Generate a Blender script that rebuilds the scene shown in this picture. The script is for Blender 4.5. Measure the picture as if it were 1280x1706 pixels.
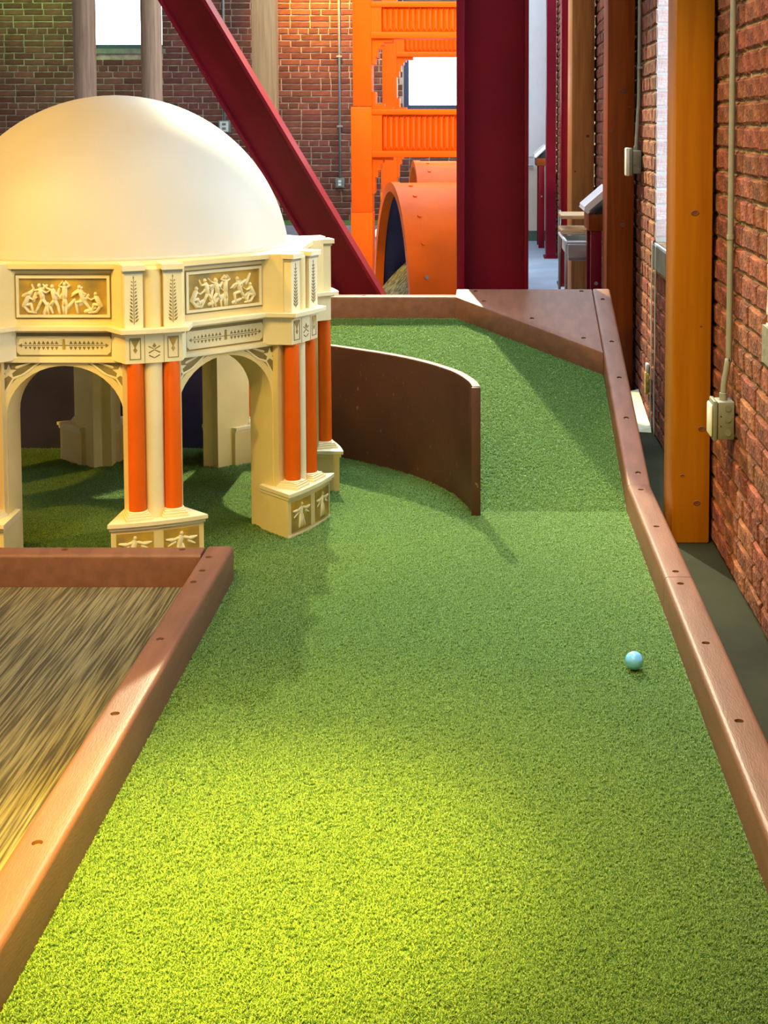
import bpy, bmesh, math, random
from math import sin, cos, pi, radians as R, sqrt, tan, atan2
from mathutils import Vector, Matrix
for _o in list(bpy.data.objects):
    bpy.data.objects.remove(_o, do_unlink=True)
rnd = random.Random(7)
SC = bpy.context.scene
COL = SC.collection

# ------------------------------------------------------------------ camera
FPX = 2300.0; PITCH = R(4.0); VX, VY = 805.0, 200.0; EYE = 1.3
cam_d = bpy.data.cameras.new('camera')
cam = bpy.data.objects.new('camera', cam_d); COL.objects.link(cam)
cam.location = (0, 0, EYE); cam.rotation_euler = (pi/2 - PITCH, 0, 0)
cam_d.sensor_width = 36.0; cam_d.lens = FPX*36.0/1706.0
PY = VY + FPX*tan(PITCH)
cam_d.shift_x = -(VX-640.0)/1706.0
cam_d.shift_y = -(853.0-PY)/1706.0
cam_d.clip_start = 0.05; cam_d.clip_end = 200
SC.camera = cam
def px(X, Y, Z):
    z = Z-EYE; d = Y*cos(PITCH)-z*sin(PITCH); v = Y*sin(PITCH)+z*cos(PITCH)
    return VX+FPX*X/d, PY-FPX*v/d

# ------------------------------------------------------------------ world, lights, exposure
W = bpy.data.worlds.new('sky'); SC.world = W; W.use_nodes = True
bg = W.node_tree.nodes['Background']
bg.inputs[0].default_value = (0.76, 0.89, 1.0, 1); bg.inputs[1].default_value = 10.0
SC.view_settings.view_transform = 'Standard'
SC.view_settings.look = 'None'
SC.view_settings.gamma = 1.0
SC.view_settings.use_curve_mapping = False
SC.view_settings.exposure = 0.0

def aim(o, tgt):
    d = Vector(tgt)-o.location
    o.rotation_euler = d.to_track_quat('-Z', 'Y').to_euler()
def spot(name, loc, tgt, power, color, ang, blend=0.5, size=0.05):
    d = bpy.data.lights.new(name, 'SPOT'); d.energy = power; d.color = color
    d.spot_size = R(ang); d.spot_blend = blend; d.shadow_soft_size = size
    o = bpy.data.objects.new(name, d); COL.objects.link(o); o.location = loc; aim(o, tgt); return o
def area(name, loc, tgt, power, color, sx, sy):
    d = bpy.data.lights.new(name, 'AREA'); d.energy = power; d.color = color
    d.shape = 'RECTANGLE'; d.size = sx; d.size_y = sy
    o = bpy.data.objects.new(name, d); COL.objects.link(o); o.location = loc; aim(o, tgt); return o
# spotlights under the hall ceiling, followed by added area fills
spot('ramp_spotlight', (-0.83, 8.05, 3.5), (-0.02, 4.75, 0.1), 2150, (1.0, 0.95, 0.60), 42, 0.55, 0.03)
spot('green_spotlight', (-0.62, 1.10, 3.6), (-0.42, 2.26, 0.0), 2900, (1.0, 0.66, 0.03), 19, 1.0, 0.05)
spot('pool_edge_fill', (-0.62, 1.10, 3.6), (-0.42, 2.26, 0.0), 1150, (1.0, 0.68, 0.04), 30, 1.0, 0.05)  # added second cone at the same place, softens the edge of the pool
spot('dome_spotlight', (-3.8, 2.6, 3.3), (-1.7, 4.4, 0.8), 640, (1.0, 0.56, 0.05), 36, 0.8, 0.05)
spot('front_spotlight', (-0.68, 0.4, 3.8), (-0.05, 2.9, 0.0), 420, (1.0, 0.74, 0.12), 50, 0.9, 0.05)
spot('pavilion_spotlight', (-1.9, 1.0, 3.8), (-1.0, 4.0, 0.35), 330, (1.0, 0.70, 0.16), 22, 0.8, 0.05)
spot('post_spotlight', (-1.1, 2.2, 3.7), (0.72, 4.0, 0.70), 560, (1.0, 0.66, 0.14), 27, 0.9, 0.06)
spot('bridge_spotlight', (-1.6, 7.0, 3.8), (-0.4, 10.0, 1.0), 700, (1.0, 0.85, 0.30), 50, 0.7, 0.06)
spot('brick_spotlight', (-1.75, 14.0, 3.7), (-1.75, 15.0, 2.7), 900, (1.0, 0.50, 0.02), 60, 1.0, 0.05)
spot('tinted_spotlight', (-5.0, 13.6, 3.8), (-4.7, 15.0, 2.7), 230, (0.34, 1.0, 0.10), 64, 1.0, 0.05)
area('ceiling_fill_front', (-2.2, 1.0, 4.1), (-2.2, 1.0, 0), 105, (1.0, 0.82, 0.46), 2.2, 2.2)  # added warm fill for the ambient level, not a fixture
_a = area('cool_fill_middle', (0.20, 4.4, 4.15), (0.20, 4.4, 0), 34, (0.62, 0.82, 1.0), 0.7, 3.2); _a.data.spread = R(50)  # added cool fill over lane and ramp; the ceiling has no opening
area('cool_fill_back', (-0.9, 10.8, 4.15), (-0.9, 10.8, 0), 430, (0.62, 0.84, 1.0), 3.0, 5.4)  # added cool fill for the back of the hall, under a closed ceiling

# ------------------------------------------------------------------ materials
MATS = {}
def mat(name, col, rough=0.5, var=0.0, vscale=8.0, bump=0.0, bscale=40.0, metal=0.0, spec=0.5,
        col2=None, stretch=None, coords='Object', rand=0.0, coat=0.0, detail=4.0, lo=0.35, hi=0.65, brand=0.0):
    if name in MATS: return MATS[name]
    m = bpy.data.materials.new(name); m.use_nodes = True
    nt = m.node_tree; N = nt.nodes; L = nt.links
    b = N['Principled BSDF']
    b.inputs['Roughness'].default_value = rough; b.inputs['Metallic'].default_value = metal
    b.inputs['Specular IOR Level'].default_value = spec
    b.inputs['Coat Weight'].default_value = coat
    tc = N.new('ShaderNodeTexCoord'); mp = N.new('ShaderNodeMapping')
    L.new(tc.outputs[coords], mp.inputs[0])
    if stretch: mp.inputs['Scale'].default_value = stretch
    if var > 0 or col2:
        nz = N.new('ShaderNodeTexNoise'); nz.inputs['Scale'].default_value = vscale; nz.inputs['Detail'].default_value = detail
        L.new(mp.outputs[0], nz.inputs[0])
        rp = N.new('ShaderNodeValToRGB'); rp.color_ramp.elements[0].position = lo; rp.color_ramp.elements[1].position = hi
        if col2: a, c2 = col2, col
        else: a, c2 = tuple(c*(1-var) for c in col), tuple(min(1, c*(1+var)) for c in col)
        rp.color_ramp.elements[0].color = (*a, 1); rp.color_ramp.elements[1].color = (*c2, 1)
        L.new(nz.outputs[0], rp.inputs[0]); out = rp.outputs[0]
    else:
        rg = N.new('ShaderNodeRGB'); rg.outputs[0].default_value = (*col, 1); out = rg.outputs[0]
    if rand > 0:
        oi = N.new('ShaderNodeObjectInfo'); at = N.new('ShaderNodeAttribute'); at.attribute_name = 'tint'
        ad = N.new('ShaderNodeMath'); ad.operation = 'ADD'
        L.new(oi.outputs['Random'], ad.inputs[0]); L.new(at.outputs['Fac'], ad.inputs[1])
        fr = N.new('ShaderNodeMath'); fr.operation = 'FRACT'; L.new(ad.outputs[0], fr.inputs[0])
        mr = N.new('ShaderNodeMapRange'); mr.inputs[3].default_value = 1-rand; mr.inputs[4].default_value = 1+rand
        L.new(fr.outputs[0], mr.inputs[0])
        hs = N.new('ShaderNodeHueSaturation'); L.new(out, hs.inputs['Color']); L.new(mr.outputs[0], hs.inputs['Value'])
        m2 = N.new('ShaderNodeMath'); m2.operation = 'MULTIPLY'; m2.inputs[1].default_value = 7.31; L.new(fr.outputs[0], m2.inputs[0])
        f2 = N.new('ShaderNodeMath'); f2.operation = 'FRACT'; L.new(m2.outputs[0], f2.inputs[0])
        r2 = N.new('ShaderNodeMapRange'); r2.inputs[3].default_value = 0.493; r2.inputs[4].default_value = 0.507+brand
        L.new(f2.outputs[0], r2.inputs[0]); L.new(r2.outputs[0], hs.inputs['Hue'])
        out = hs.outputs[0]
    L.new(out, b.inputs['Base Color'])
    if bump > 0:
        n2 = N.new('ShaderNodeTexNoise'); n2.inputs['Scale'].default_value = bscale; n2.inputs['Detail'].default_value = 5
        L.new(mp.outputs[0], n2.inputs[0])
        bp = N.new('ShaderNodeBump'); bp.inputs['Strength'].default_value = bump; bp.inputs['Distance'].default_value = 0.01
        L.new(n2.outputs[0], bp.inputs['Height']); L.new(bp.outputs[0], b.inputs['Normal'])
    MATS[name] = m; return m

def wood_mat(name, c1, c2, rough=0.45, grain=(14, 14, 0.8), knots=True, spec=0.4):
    if name in MATS: return MATS[name]
    m = bpy.data.materials.new(name); m.use_nodes = True
    nt = m.node_tree; N = nt.nodes; L = nt.links; b = N['Principled BSDF']
    b.inputs['Roughness'].default_value = rough; b.inputs['Specular IOR Level'].default_value = spec
    tc = N.new('ShaderNodeTexCoord'); mp = N.new('ShaderNodeMapping'); mp.inputs['Scale'].default_value = grain
    L.new(tc.outputs['Object'], mp.inputs[0])
    nz = N.new('ShaderNodeTexNoise'); nz.inputs['Scale'].default_value = 2.5; nz.inputs['Detail'].default_value = 6; nz.inputs['Distortion'].default_value = 0.6
    L.new(mp.outputs[0], nz.inputs[0])
    rp = N.new('ShaderNodeValToRGB'); rp.color_ramp.elements[0].position = 0.3; rp.color_ramp.elements[1].position = 0.7
    rp.color_ramp.elements[0].color = (*c2, 1); rp.color_ramp.elements[1].color = (*c1, 1)
    L.new(nz.outputs[0], rp.inputs[0]); L.new(rp.outputs[0], b.inputs['Base Color'])
    bp = N.new('ShaderNodeBump'); bp.inputs['Strength'].default_value = 0.15; bp.inputs['Distance'].default_value = 0.004
    L.new(nz.outputs[0], bp.inputs['Height']); L.new(bp.outputs[0], b.inputs['Normal'])
    MATS[name] = m; return m

def turf_mat(name):
    m = bpy.data.materials.new(name); m.use_nodes = True
    nt = m.node_tree; N = nt.nodes; L = nt.links; b = N['Principled BSDF']
    b.inputs['Roughness'].default_value = 0.6; b.inputs['Specular IOR Level'].default_value = 0.3
    tc = N.new('ShaderNodeTexCoord')
    nz = N.new('ShaderNodeTexNoise'); nz.inputs['Scale'].default_value = 260; nz.inputs['Detail'].default_value = 2
    L.new(tc.outputs['Object'], nz.inputs[0])
    rp = N.new('ShaderNodeValToRGB'); rp.color_ramp.elements[0].position = 0.3; rp.color_ramp.elements[1].position = 0.7
    rp.color_ramp.elements[0].color = (0.035, 0.085, 0.02, 1); rp.color_ramp.elements[1].color = (0.13, 0.24, 0.06, 1)
    L.new(nz.outputs[0], rp.inputs[0]); L.new(rp.outputs[0], b.inputs['Base Color'])
    bp = N.new('ShaderNodeBump'); bp.inputs['Strength'].default_value = 0.8; bp.inputs['Distance'].default_value = 0.004
    L.new(nz.outputs[0], bp.inputs['Height']); L.new(bp.outputs[0], b.inputs['Normal'])
    return m
def blade_mat():
    m = bpy.data.materials.new('turf_blade'); m.use_nodes = True
    nt = m.node_tree; N = nt.nodes; L = nt.links; b = N['Principled BSDF']
    b.inputs['Roughness'].default_value = 0.45; b.inputs['Specular IOR Level'].default_value = 0.35
    oi = N.new('ShaderNodeObjectInfo')
    rp = N.new('ShaderNodeValToRGB')
    rp.color_ramp.elements[0].color = (0.075, 0.19, 0.05, 1); rp.color_ramp.elements[1].color = (0.38, 0.54, 0.14, 1)
    at = N.new('ShaderNodeAttribute'); at.attribute_name = 'tint'
    ad = N.new('ShaderNodeMath'); ad.operation = 'ADD'; L.new(oi.outputs['Random'], ad.inputs[0]); L.new(at.outputs['Fac'], ad.inputs[1])
    fr = N.new('ShaderNodeMath'); fr.operation = 'FRACT'; L.new(ad.outputs[0], fr.inputs[0])
    L.new(fr.outputs[0], rp.inputs[0]); L.new(rp.outputs[0], b.inputs['Base Color'])
    tr = N.new('ShaderNodeBsdfTranslucent'); L.new(rp.outputs[0], tr.inputs[0])
    mx = N.new('ShaderNodeMixShader'); mx.inputs[0].default_value = 0.42
    L.new(b.outputs[0], mx.inputs[1]); L.new(tr.outputs[0], mx.inputs[2]); L.new(mx.outputs[0], N['Material Output'].inputs[0])
    return m

M_BRICK = mat('brick_red', (0.30, 0.088, 0.044), 0.9, col2=(0.115, 0.035, 0.024), vscale=26, bump=1.0, bscale=70, rand=0.24, lo=0.30, hi=0.66, brand=0.004, spec=0.25, detail=8.0)
M_BRICKB = mat('brick_brown', (0.20, 0.070, 0.045), 0.9, col2=(0.11, 0.042, 0.030), vscale=14, bump=0.5, bscale=90, rand=0.26, lo=0.25, hi=0.75, brand=0.0, spec=0.2)
M_MORTAR = mat('mortar', (0.40, 0.27, 0.14), 0.95, var=0.35, vscale=18, bump=0.8, bscale=140)
M_MORTARB = mat('mortar_pale', (0.40, 0.30, 0.22), 0.95, var=0.25, vscale=14, bump=0.6, bscale=90)
M_PLASTER = mat('plaster', (0.62, 0.58, 0.52), 0.9, var=0.05, bump=0.1)
M_CEIL = mat('ceiling_boards', (0.40, 0.28, 0.18), 0.8, var=0.2, stretch=(1, 8, 1))
M_FLOOR = mat('concrete_floor', (0.36, 0.46, 0.58), 0.45, var=0.12, vscale=3, bump=0.05)
M_WHITE = mat('white_paint', (0.80, 0.82, 0.84), 0.5, var=0.02)
M_BEIGE = mat('beige_paint', (0.66, 0.58, 0.48), 0.6, var=0.05)
M_DGREEN = mat('dark_green_paint', (0.06, 0.13, 0.08), 0.6, var=0.1)
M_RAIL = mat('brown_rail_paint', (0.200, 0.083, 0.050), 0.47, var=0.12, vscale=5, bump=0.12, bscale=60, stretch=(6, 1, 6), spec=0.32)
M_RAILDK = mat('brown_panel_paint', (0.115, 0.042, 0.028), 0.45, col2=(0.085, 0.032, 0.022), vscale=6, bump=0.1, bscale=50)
_nt = M_RAILDK.node_tree; _b = _nt.nodes['Principled BSDF']; _src = _b.inputs['Base Color'].links[0].from_socket
_n = _nt.nodes.new('ShaderNodeTexNoise'); _n.inputs['Scale'].default_value = 55; _n.inputs['Detail'].default_value = 3
_tc = _nt.nodes.new('ShaderNodeTexCoord'); _mp = _nt.nodes.new('ShaderNodeMapping'); _mp.inputs['Scale'].default_value = (1, 1, .45)
_nt.links.new(_tc.outputs['Object'], _mp.inputs[0]); _nt.links.new(_mp.outputs[0], _n.inputs[0])
_r = _nt.nodes.new('ShaderNodeMapRange'); _r.inputs[1].default_value = 0.69; _r.inputs[2].default_value = 0.74
_nt.links.new(_n.outputs[0], _r.inputs[0])
_m = _nt.nodes.new('ShaderNodeMix'); _m.data_type = 'RGBA'; _m.inputs[7].default_value = (0.30, 0.17, 0.11, 1)
_nt.links.new(_r.outputs[0], _m.inputs[0]); _nt.links.new(_src, _m.inputs[6]); _nt.links.new(_m.outputs[2], _b.inputs['Base Color'])
M_EDGE = mat('worn_ply_edge', (0.34, 0.20, 0.15), 0.7, var=0.2, vscale=30)
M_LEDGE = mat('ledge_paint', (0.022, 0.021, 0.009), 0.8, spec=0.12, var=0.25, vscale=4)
M_CARPET = mat('brushed_carpet', (0.30, 0.235, 0.11), 0.85, col2=(0.075, 0.055, 0.022), vscale=130, bump=1.0, bscale=160, stretch=(1.5, 0.035, 1), lo=0.40, hi=0.62, detail=2.0)
M_CREAM = mat('cream_paint', (0.80, 0.62, 0.28), 0.55, var=0.05, vscale=7, bump=0.04)
M_CREAMW = mat('pale_cream_paint', (0.82, 0.69, 0.41), 0.55, var=0.04, vscale=7, bump=0.04)
M_DOME = mat('dome_plaster', (0.565, 0.50, 0.395), 0.55, var=0.03, vscale=4, bump=0.03, bscale=12)
M_OCHRE = mat('ochre_paint', (0.56, 0.33, 0.03), 0.6, col2=(0.26, 0.18, 0.05), vscale=14)
M_OLIVE = mat('olive_paint', (0.24, 0.18, 0.06), 0.6, var=0.2, vscale=12)
M_GREYLINE = mat('grey_moulding_paint', (0.34, 0.31, 0.24), 0.6, var=0.1)
M_COLUMN = mat('orange_red_column', (0.68, 0.105, 0.002), 0.42, spec=0.25, var=0.06, vscale=6)
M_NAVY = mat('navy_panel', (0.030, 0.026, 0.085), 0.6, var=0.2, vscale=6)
M_ORANGE = mat('orange_paint', (0.84, 0.110, 0.002), 0.5, spec=0.15, var=0.08, vscale=2.5, bump=0.05)
M_ORANGE2 = mat('orange_barrel_paint', (0.82, 0.115, 0.002), 0.5, spec=0.15, var=0.12, vscale=3, bump=0.25, bscale=9)
M_MAROON = mat('maroon_steel', (0.165, 0.004, 0.015), 0.42, var=0.10, vscale=5, bump=0.05, spec=0.16)
M_TIMBER = wood_mat('amber_timber', (0.44, 0.16, 0.004), (0.35, 0.115, 0.003), 0.5, spec=0.2)
M_TIMBER2 = wood_mat('red_timber', (0.27, 0.055, 0.006), (0.17, 0.032, 0.004), 0.5, spec=0.2)
M_TIMBER3 = wood_mat('honey_timber', (0.55, 0.27, 0.07), (0.36, 0.15, 0.03), 0.5)
M_LOG = wood_mat('weathered_timber', (0.34, 0.20, 0.12), (0.20, 0.11, 0.065), 0.7)
M_KNOT = mat('knot_wood', (0.13, 0.035, 0.008), 0.6, var=0.3, vscale=60)
M_SLAT = wood_mat('pale_board', (0.66, 0.42, 0.20), (0.45, 0.26, 0.11), 0.5, (2, 14, 14))
M_CONDUIT = mat('galvanized_conduit', (0.30, 0.30, 0.27), 0.42, metal=0.25, var=0.06, vscale=20)
M_BOX = mat('grey_box_metal', (0.20, 0.20, 0.165), 0.5, metal=0.2, var=0.06)
M_PLATE = mat('white_plastic', (0.74, 0.73, 0.66), 0.4, var=0.02)
M_SCREW = mat('screw_steel', (0.45, 0.36, 0.28), 0.35, metal=0.8, var=0.1, vscale=60)
M_HOLE = mat('hole_dark', (0.02, 0.012, 0.01), 0.8, var=0.1)
M_BALL = mat('light_blue_ball', (0.22, 0.60, 1.0), 0.28, var=0.03, vscale=30, coat=0.3)
M_FRAME = mat('window_frame_dark', (0.055, 0.075, 0.13), 0.5, var=0.05)
M_STONE = mat('sill_stone', (0.20, 0.185, 0.14), 0.8, var=0.18, vscale=12, bump=0.4, bscale=40)
M_SILLW = mat('sill_white', (0.75, 0.80, 0.84), 0.7, var=0.06, vscale=10)
M_DARK = mat('black_paint', (0.012, 0.012, 0.018), 0.7, var=0.1)
M_GREYCURB = mat('grey_curb', (0.20, 0.18, 0.19), 0.8, var=0.15, vscale=8)
M_RUBBLE = mat('pale_wedge', (0.62, 0.55, 0.36), 0.8, var=0.1, vscale=20, bump=0.3)
M_YELLOW = mat('yellow_paint', (0.62, 0.42, 0.06), 0.7, var=0.3, vscale=50)
M_WIRE = mat('white_cable', (0.78, 0.74, 0.62), 0.5, var=0.03)
M_JAMB = mat('daylit_brick', (0.70, 0.47, 0.47), 0.8, col2=(0.80, 0.70, 0.72), vscale=16, bump=0.5, bscale=90, rand=0.08)  # window daylight on the jamb painted into the brick colour
M_JAMBM = mat('daylit_mortar', (0.80, 0.84, 0.88), 0.9, var=0.06, vscale=20, bump=0.5)  # joints of the jamb, brightened in colour for the same daylight
def glass_mat():
    m = bpy.data.materials.new('window_glass'); m.use_nodes = True
    nt = m.node_tree; N = nt.nodes; L = nt.links
    N.remove(N['Principled BSDF']); out = N['Material Output']
    t = N.new('ShaderNodeBsdfTransparent'); g = N.new('ShaderNodeBsdfGlossy'); g.inputs['Roughness'].default_value = 0.03
    fr = N.new('ShaderNodeFresnel'); fr.inputs[0].default_value = 1.4
    mx = N.new('ShaderNodeMixShader'); L.new(fr.outputs[0], mx.inputs[0]); L.new(t.outputs[0], mx.inputs[1]); L.new(g.outputs[0], mx.inputs[2])
    L.new(mx.outputs[0], out.inputs[0]); return m
M_GLASS = glass_mat()

# ------------------------------------------------------------------ mesh helpers
class MB:
    def __init__(s): s.v = []; s.f = []; s.t = []; s.tint = 0.0
    def add(s, vs, fs):
        n = len(s.v); s.v += [tuple(v) for v in vs]; s.f += [tuple(i+n for i in f) for f in fs]; s.t += [s.tint]*len(fs); return s
    def box(s, x0, x1, y0, y1, z0, z1):
        vs = [(x0,y0,z0),(x1,y0,z0),(x1,y1,z0),(x0,y1,z0),(x0,y0,z1),(x1,y0,z1),(x1,y1,z1),(x0,y1,z1)]
        return s.add(vs, [(3,2,1,0),(4,5,6,7),(0,1,5,4),(1,2,6,5),(2,3,7,6),(3,0,4,7)])
    def bbox(s, x0, x1, y0, y1, z0, z1, bev=0.005, seg=2):
        bm = bmesh.new(); r = bmesh.ops.create_cube(bm, size=1)
        for v in bm.verts: v.co = Vector(((x0+x1)/2+v.co.x*(x1-x0), (y0+y1)/2+v.co.y*(y1-y0), (z0+z1)/2+v.co.z*(z1-z0)))
        bmesh.ops.bevel(bm, geom=list(bm.edges), offset=bev, segments=seg, affect='EDGES', profile=0.5)
        bm.verts.index_update(); s.add([v.co[:] for v in bm.verts], [[v.index for v in f.verts] for f in bm.faces]); bm.free(); return s
    def prism(s, pts, z0, z1):
        n = len(pts); vs = [(p[0],p[1],z0) for p in pts]+[(p[0],p[1],z1) for p in pts]
        fs = [tuple(range(n-1,-1,-1)), tuple(range(n,2*n))]+[(i,(i+1)%n,n+(i+1)%n,n+i) for i in range(n)]
        return s.add(vs, fs)
    def slab(s, lower, upper):   # closed shell from two loops of equal length
        n = len(lower); fs = [tuple(range(n-1,-1,-1)), tuple(range(n,2*n))]+[(i,(i+1)%n,n+(i+1)%n,n+i) for i in range(n)]
        return s.add(list(lower)+list(upper), fs)
    def tube(s, pts, r, seg=10, cap=True, radii=None):
        pts = [Vector(p) for p in pts]; n = len(pts); rings = []
        up = Vector((0,0,1)) if abs((pts[1]-pts[0]).normalized().z) < 0.9 else Vector((0,1,0))
        for i, p in enumerate(pts):
            d = (pts[min(i+1,n-1)]-pts[max(i-1,0)]).normalized()
            a = d.cross(up).normalized(); b = a.cross(d)
            rr = radii[i] if radii else r
            rings.append([p+(a*cos(2*pi*k/seg)+b*sin(2*pi*k/seg))*rr for k in range(seg)])
        vs = [v for rg in rings for v in rg]
        fs = [(i*seg+k, i*seg+(k+1)%seg, (i+1)*seg+(k+1)%seg, (i+1)*seg+k) for i in range(n-1) for k in range(seg)]
        if cap: fs += [tuple(range(seg-1,-1,-1)), tuple((n-1)*seg+k for k in range(seg))]
        return s.add(vs, fs)
    def lathe(s, prof, seg=24, c=(0,0), close=True):
        vs = []; fs = []; n = len(prof)
        for k in range(seg):
            a = 2*pi*k/seg
            for r, z in prof: vs.append((c[0]+r*cos(a), c[1]+r*sin(a), z))
        for k in range(seg):
            k2 = (k+1) % seg
            for i in range(n-1): fs.append((k*n+i, k2*n+i, k2*n+i+1, k*n+i+1))
        if close: fs += [tuple(k*n+n-1 for k in range(seg)), tuple(k*n for k in range(seg-1,-1,-1))]
        return s.add(vs, fs)

WORLD = {}
def tag(o, label=None, cat=None, group=None, kind=None):
    if label: o['label'] = label
    if cat: o['category'] = cat
    if group: o['group'] = group
    if kind: o['kind'] = kind
    return o
def thing(name, loc, label, cat, group=None, kind=None):
    o = bpy.data.objects.new(name, None); COL.objects.link(o); o.location = loc
    o.empty_display_size = 0.05; WORLD[o] = Vector(loc); return tag(o, label, cat, group, kind)
def obj(name, mb, m, parent=None, base=None, smooth=False, auto=None, label=None, kind=None):
    """mb in world coordinates; stored relative to the parent's base (or its own base)"""
    off = WORLD[parent] if parent else Vector(base if base else (0,0,0))
    me = bpy.data.meshes.new(name)
    me.from_pydata([tuple(Vector(v)-off) for v in mb.v], [], mb.f)
    me.validate()
    bm = bmesh.new(); bm.from_mesh(me); bmesh.ops.recalc_face_normals(bm, faces=list(bm.faces)); bm.to_mesh(me); bm.free()
    if any(mb.t) and len(me.polygons) == len(mb.t):
        at = me.attributes.new('tint', 'FLOAT', 'FACE'); at.data.foreach_set('value', mb.t)
    me.materials.append(m)
    if smooth: me.polygons.foreach_set('use_smooth', [True]*len(me.polygons))
    if auto is not None and not smooth:
        me.polygons.foreach_set('use_smooth', [True]*len(me.polygons)); me.set_sharp_from_angle(angle=R(auto))
    o = bpy.data.objects.new(name, me); COL.objects.link(o)
    if parent: o.parent = parent; WORLD[o] = off
    else: o.location = off; WORLD[o] = off
    return tag(o, label, None, None, kind)
def single(name, mb, m, base, label, cat, group=None, **k):
    o = obj(name, mb, m, None, base, **k); return tag(o, label, cat, group)
def struct(name, mb, m, base=(0,0,0), **k):
    o = obj(name, mb, m, None, base, **k); o['kind'] = 'structure'; return o
def place(name, me, loc, parent):
    o = bpy.data.objects.new(name, me); COL.objects.link(o); o.parent = parent; o.location = Vector(loc)-WORLD[parent]; WORLD[o] = WORLD[parent]; return o

# ------------------------------------------------------------------ room shell
YB = 15.0; XR = 0.705; ZC = 4.2; XL = -7.0; YF = -4.0
struct('floor', MB().box(XL-0.3, XR+0.35, YF-0.3, YB+0.35, -0.15, -0.012), M_FLOOR)
struct('ceiling', MB().box(XL-0.3, XR+0.35, YF-0.3, YB+0.35, ZC, ZC+0.15), M_CEIL)
struct('wall_left', MB().box(XL-0.3, XL, YF-0.3, YB+0.35, -0.012, ZC), M_PLASTER)
struct('wall_front', MB().box(XL, XR+0.35, YF-0.3, YF, -0.012, ZC), M_PLASTER)
def wall_with_holes(u0, u1, z0, z1, holes):
    """rectangles (u0,u1,z0,z1) covering a wall around its openings"""
    us = sorted(set([u0, u1]+[h[0] for h in holes]+[h[1] for h in holes]))
    res = []
    for a, b in zip(us[:-1], us[1:]):
        hs = [h for h in holes if h[0] <= a+1e-6 and h[1] >= b-1e-6]
        if not hs: res.append((a, b, z0, z1)); continue
        h = hs[0]; res.append((a, b, z0, h[2])); res.append((a, b, h[3], z1))
    return res
WINS_R = [(y, y+1.36, 0.80, 2.75) for y in (-2.45, -0.20, 2.05, 4.30, 6.55, 8.80, 11.05, 13.30)]
MORT = 0.009
mb = MB()
for a, b, c, d in wall_with_holes(YF, YB+0.35, -0.012, ZC, WINS_R): mb.box(XR+MORT, XR+0.35, a, b, c, d)
wall_r = struct('wall_right', mb, M_MORTAR)
WINS_B = [(-4.33, -3.46, 2.07, 3.3), (-0.87, -0.12, 1.41, 2.6), (-6.4, -5.6, 2.07, 3.3)]  # last opening lies out of view, added to let in daylight
mb = MB()
for a, b, c, d in wall_with_holes(XL, 0.30, -0.012, ZC, WINS_B): mb.box(a, b, YB+MORT, YB+0.35, c, d)
wall_b = struct('wall_back', mb, M_MORTARB)
# white painted end of the walkway, with beige dado, rails and green base
we = struct('wall_end', MB().box(0.30, XR, YB-0.02, YB+0.35, -0.012, ZC), M_WHITE)
obj('wainscot', MB().box(0.30, XR-0.002, YB-0.04, YB-0.021, 0.10, 0.80), M_BEIGE, we)
obj('base_strip', MB().box(0.30, XR-0.002, YB-0.045, YB-0.021, -0.011, 0.10), M_DGREEN, we)
for z in (0.81, 0.90):
    obj('rail_bar', MB().tube([(0.30, YB-0.07, z), (XR-0.16, YB-0.07, z)], 0.011, 8), M_WHITE, we, smooth=True)

# windows
nwin = 0
def window_r(y0, y1, z0, z1):
    global nwin; nwin += 1
    xf = XR+0.27
    mb = MB(); w = 0.05
    for a in ((y0, y0+w, z0, z1), (y1-w, y1, z0, z1), (y0+w, y1-w, z0, z0+w), (y0+w, y1-w, z1-w, z1), ((y0+y1)/2-.02, (y0+y1)/2+.02, z0+w, z1-w)):
        mb.box(xf, xf+0.05, *a)
    t = struct('window_%d' % nwin, mb, M_FRAME)
    obj('pane', MB().box(xf+0.02, xf+0.026, y0+w, (y0+y1)/2-.02, z0+w, z1-w), M_GLASS, t)
    obj('pane', MB().box(xf+0.02, xf+0.026, (y0+y1)/2+.02, y1-w, z0+w, z1-w), M_GLASS, t)
    # sill block of stone with a thin paler top sheet
    sb = MB(); sb.slab([(XR-0.004, y0-.06, z0-.105), (XR+0.26, y0-.06, z0-.105), (XR+0.26, y1+.03, z0-.105), (XR-0.004, y1+.03, z0-.105)],
                       [(XR-0.004, y0-.06, z0-.012), (XR+0.26, y0-.06, z0+.012), (XR+0.26, y1+.03, z0+.012), (XR-0.004, y1+.03, z0-.012)])
    obj('sill', sb, M_STONE, t)
    obj('sill_top', MB().slab([(XR, y0, z0-.010), (XR+.268, y0, z0+.0125), (XR+.268, y1, z0+.0125), (XR, y1, z0-.010)],
                              [(XR, y0, z0-.004), (XR+.268, y0, z0+.020), (XR+.268, y1, z0+.020), (XR, y1, z0-.004)]), M_SILLW, t)
    return t
win_objs = [window_r(*w) for w in WINS_R]
def window_b(x0, x1, z0, z1):
    global nwin; nwin += 1
    yf = YB+0.22; mb = MB(); w = 0.055
    for a in ((x0, x0+w, z0, z1), (x1-w, x1, z0, z1), (x0+w, x1-w, z0, z0+w), (x0+w, x1-w, z1-w, z1)):
        mb.box(a[0], a[1], yf, yf+0.05, a[2], a[3])
    t = struct('window_%d' % nwin, mb, M_FRAME)
    obj('pane', MB().box(x0+w, x1-w, yf+0.02, yf+0.026, z0+w, z1-w), M_GLASS, t)
    obj('sill', MB().box(x0-.03, x1+.03, YB-.012, yf-.001, z0-.055, z0-.002), M_STONE, t)
    return t
for w in WINS_B: window_b(*w)

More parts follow.
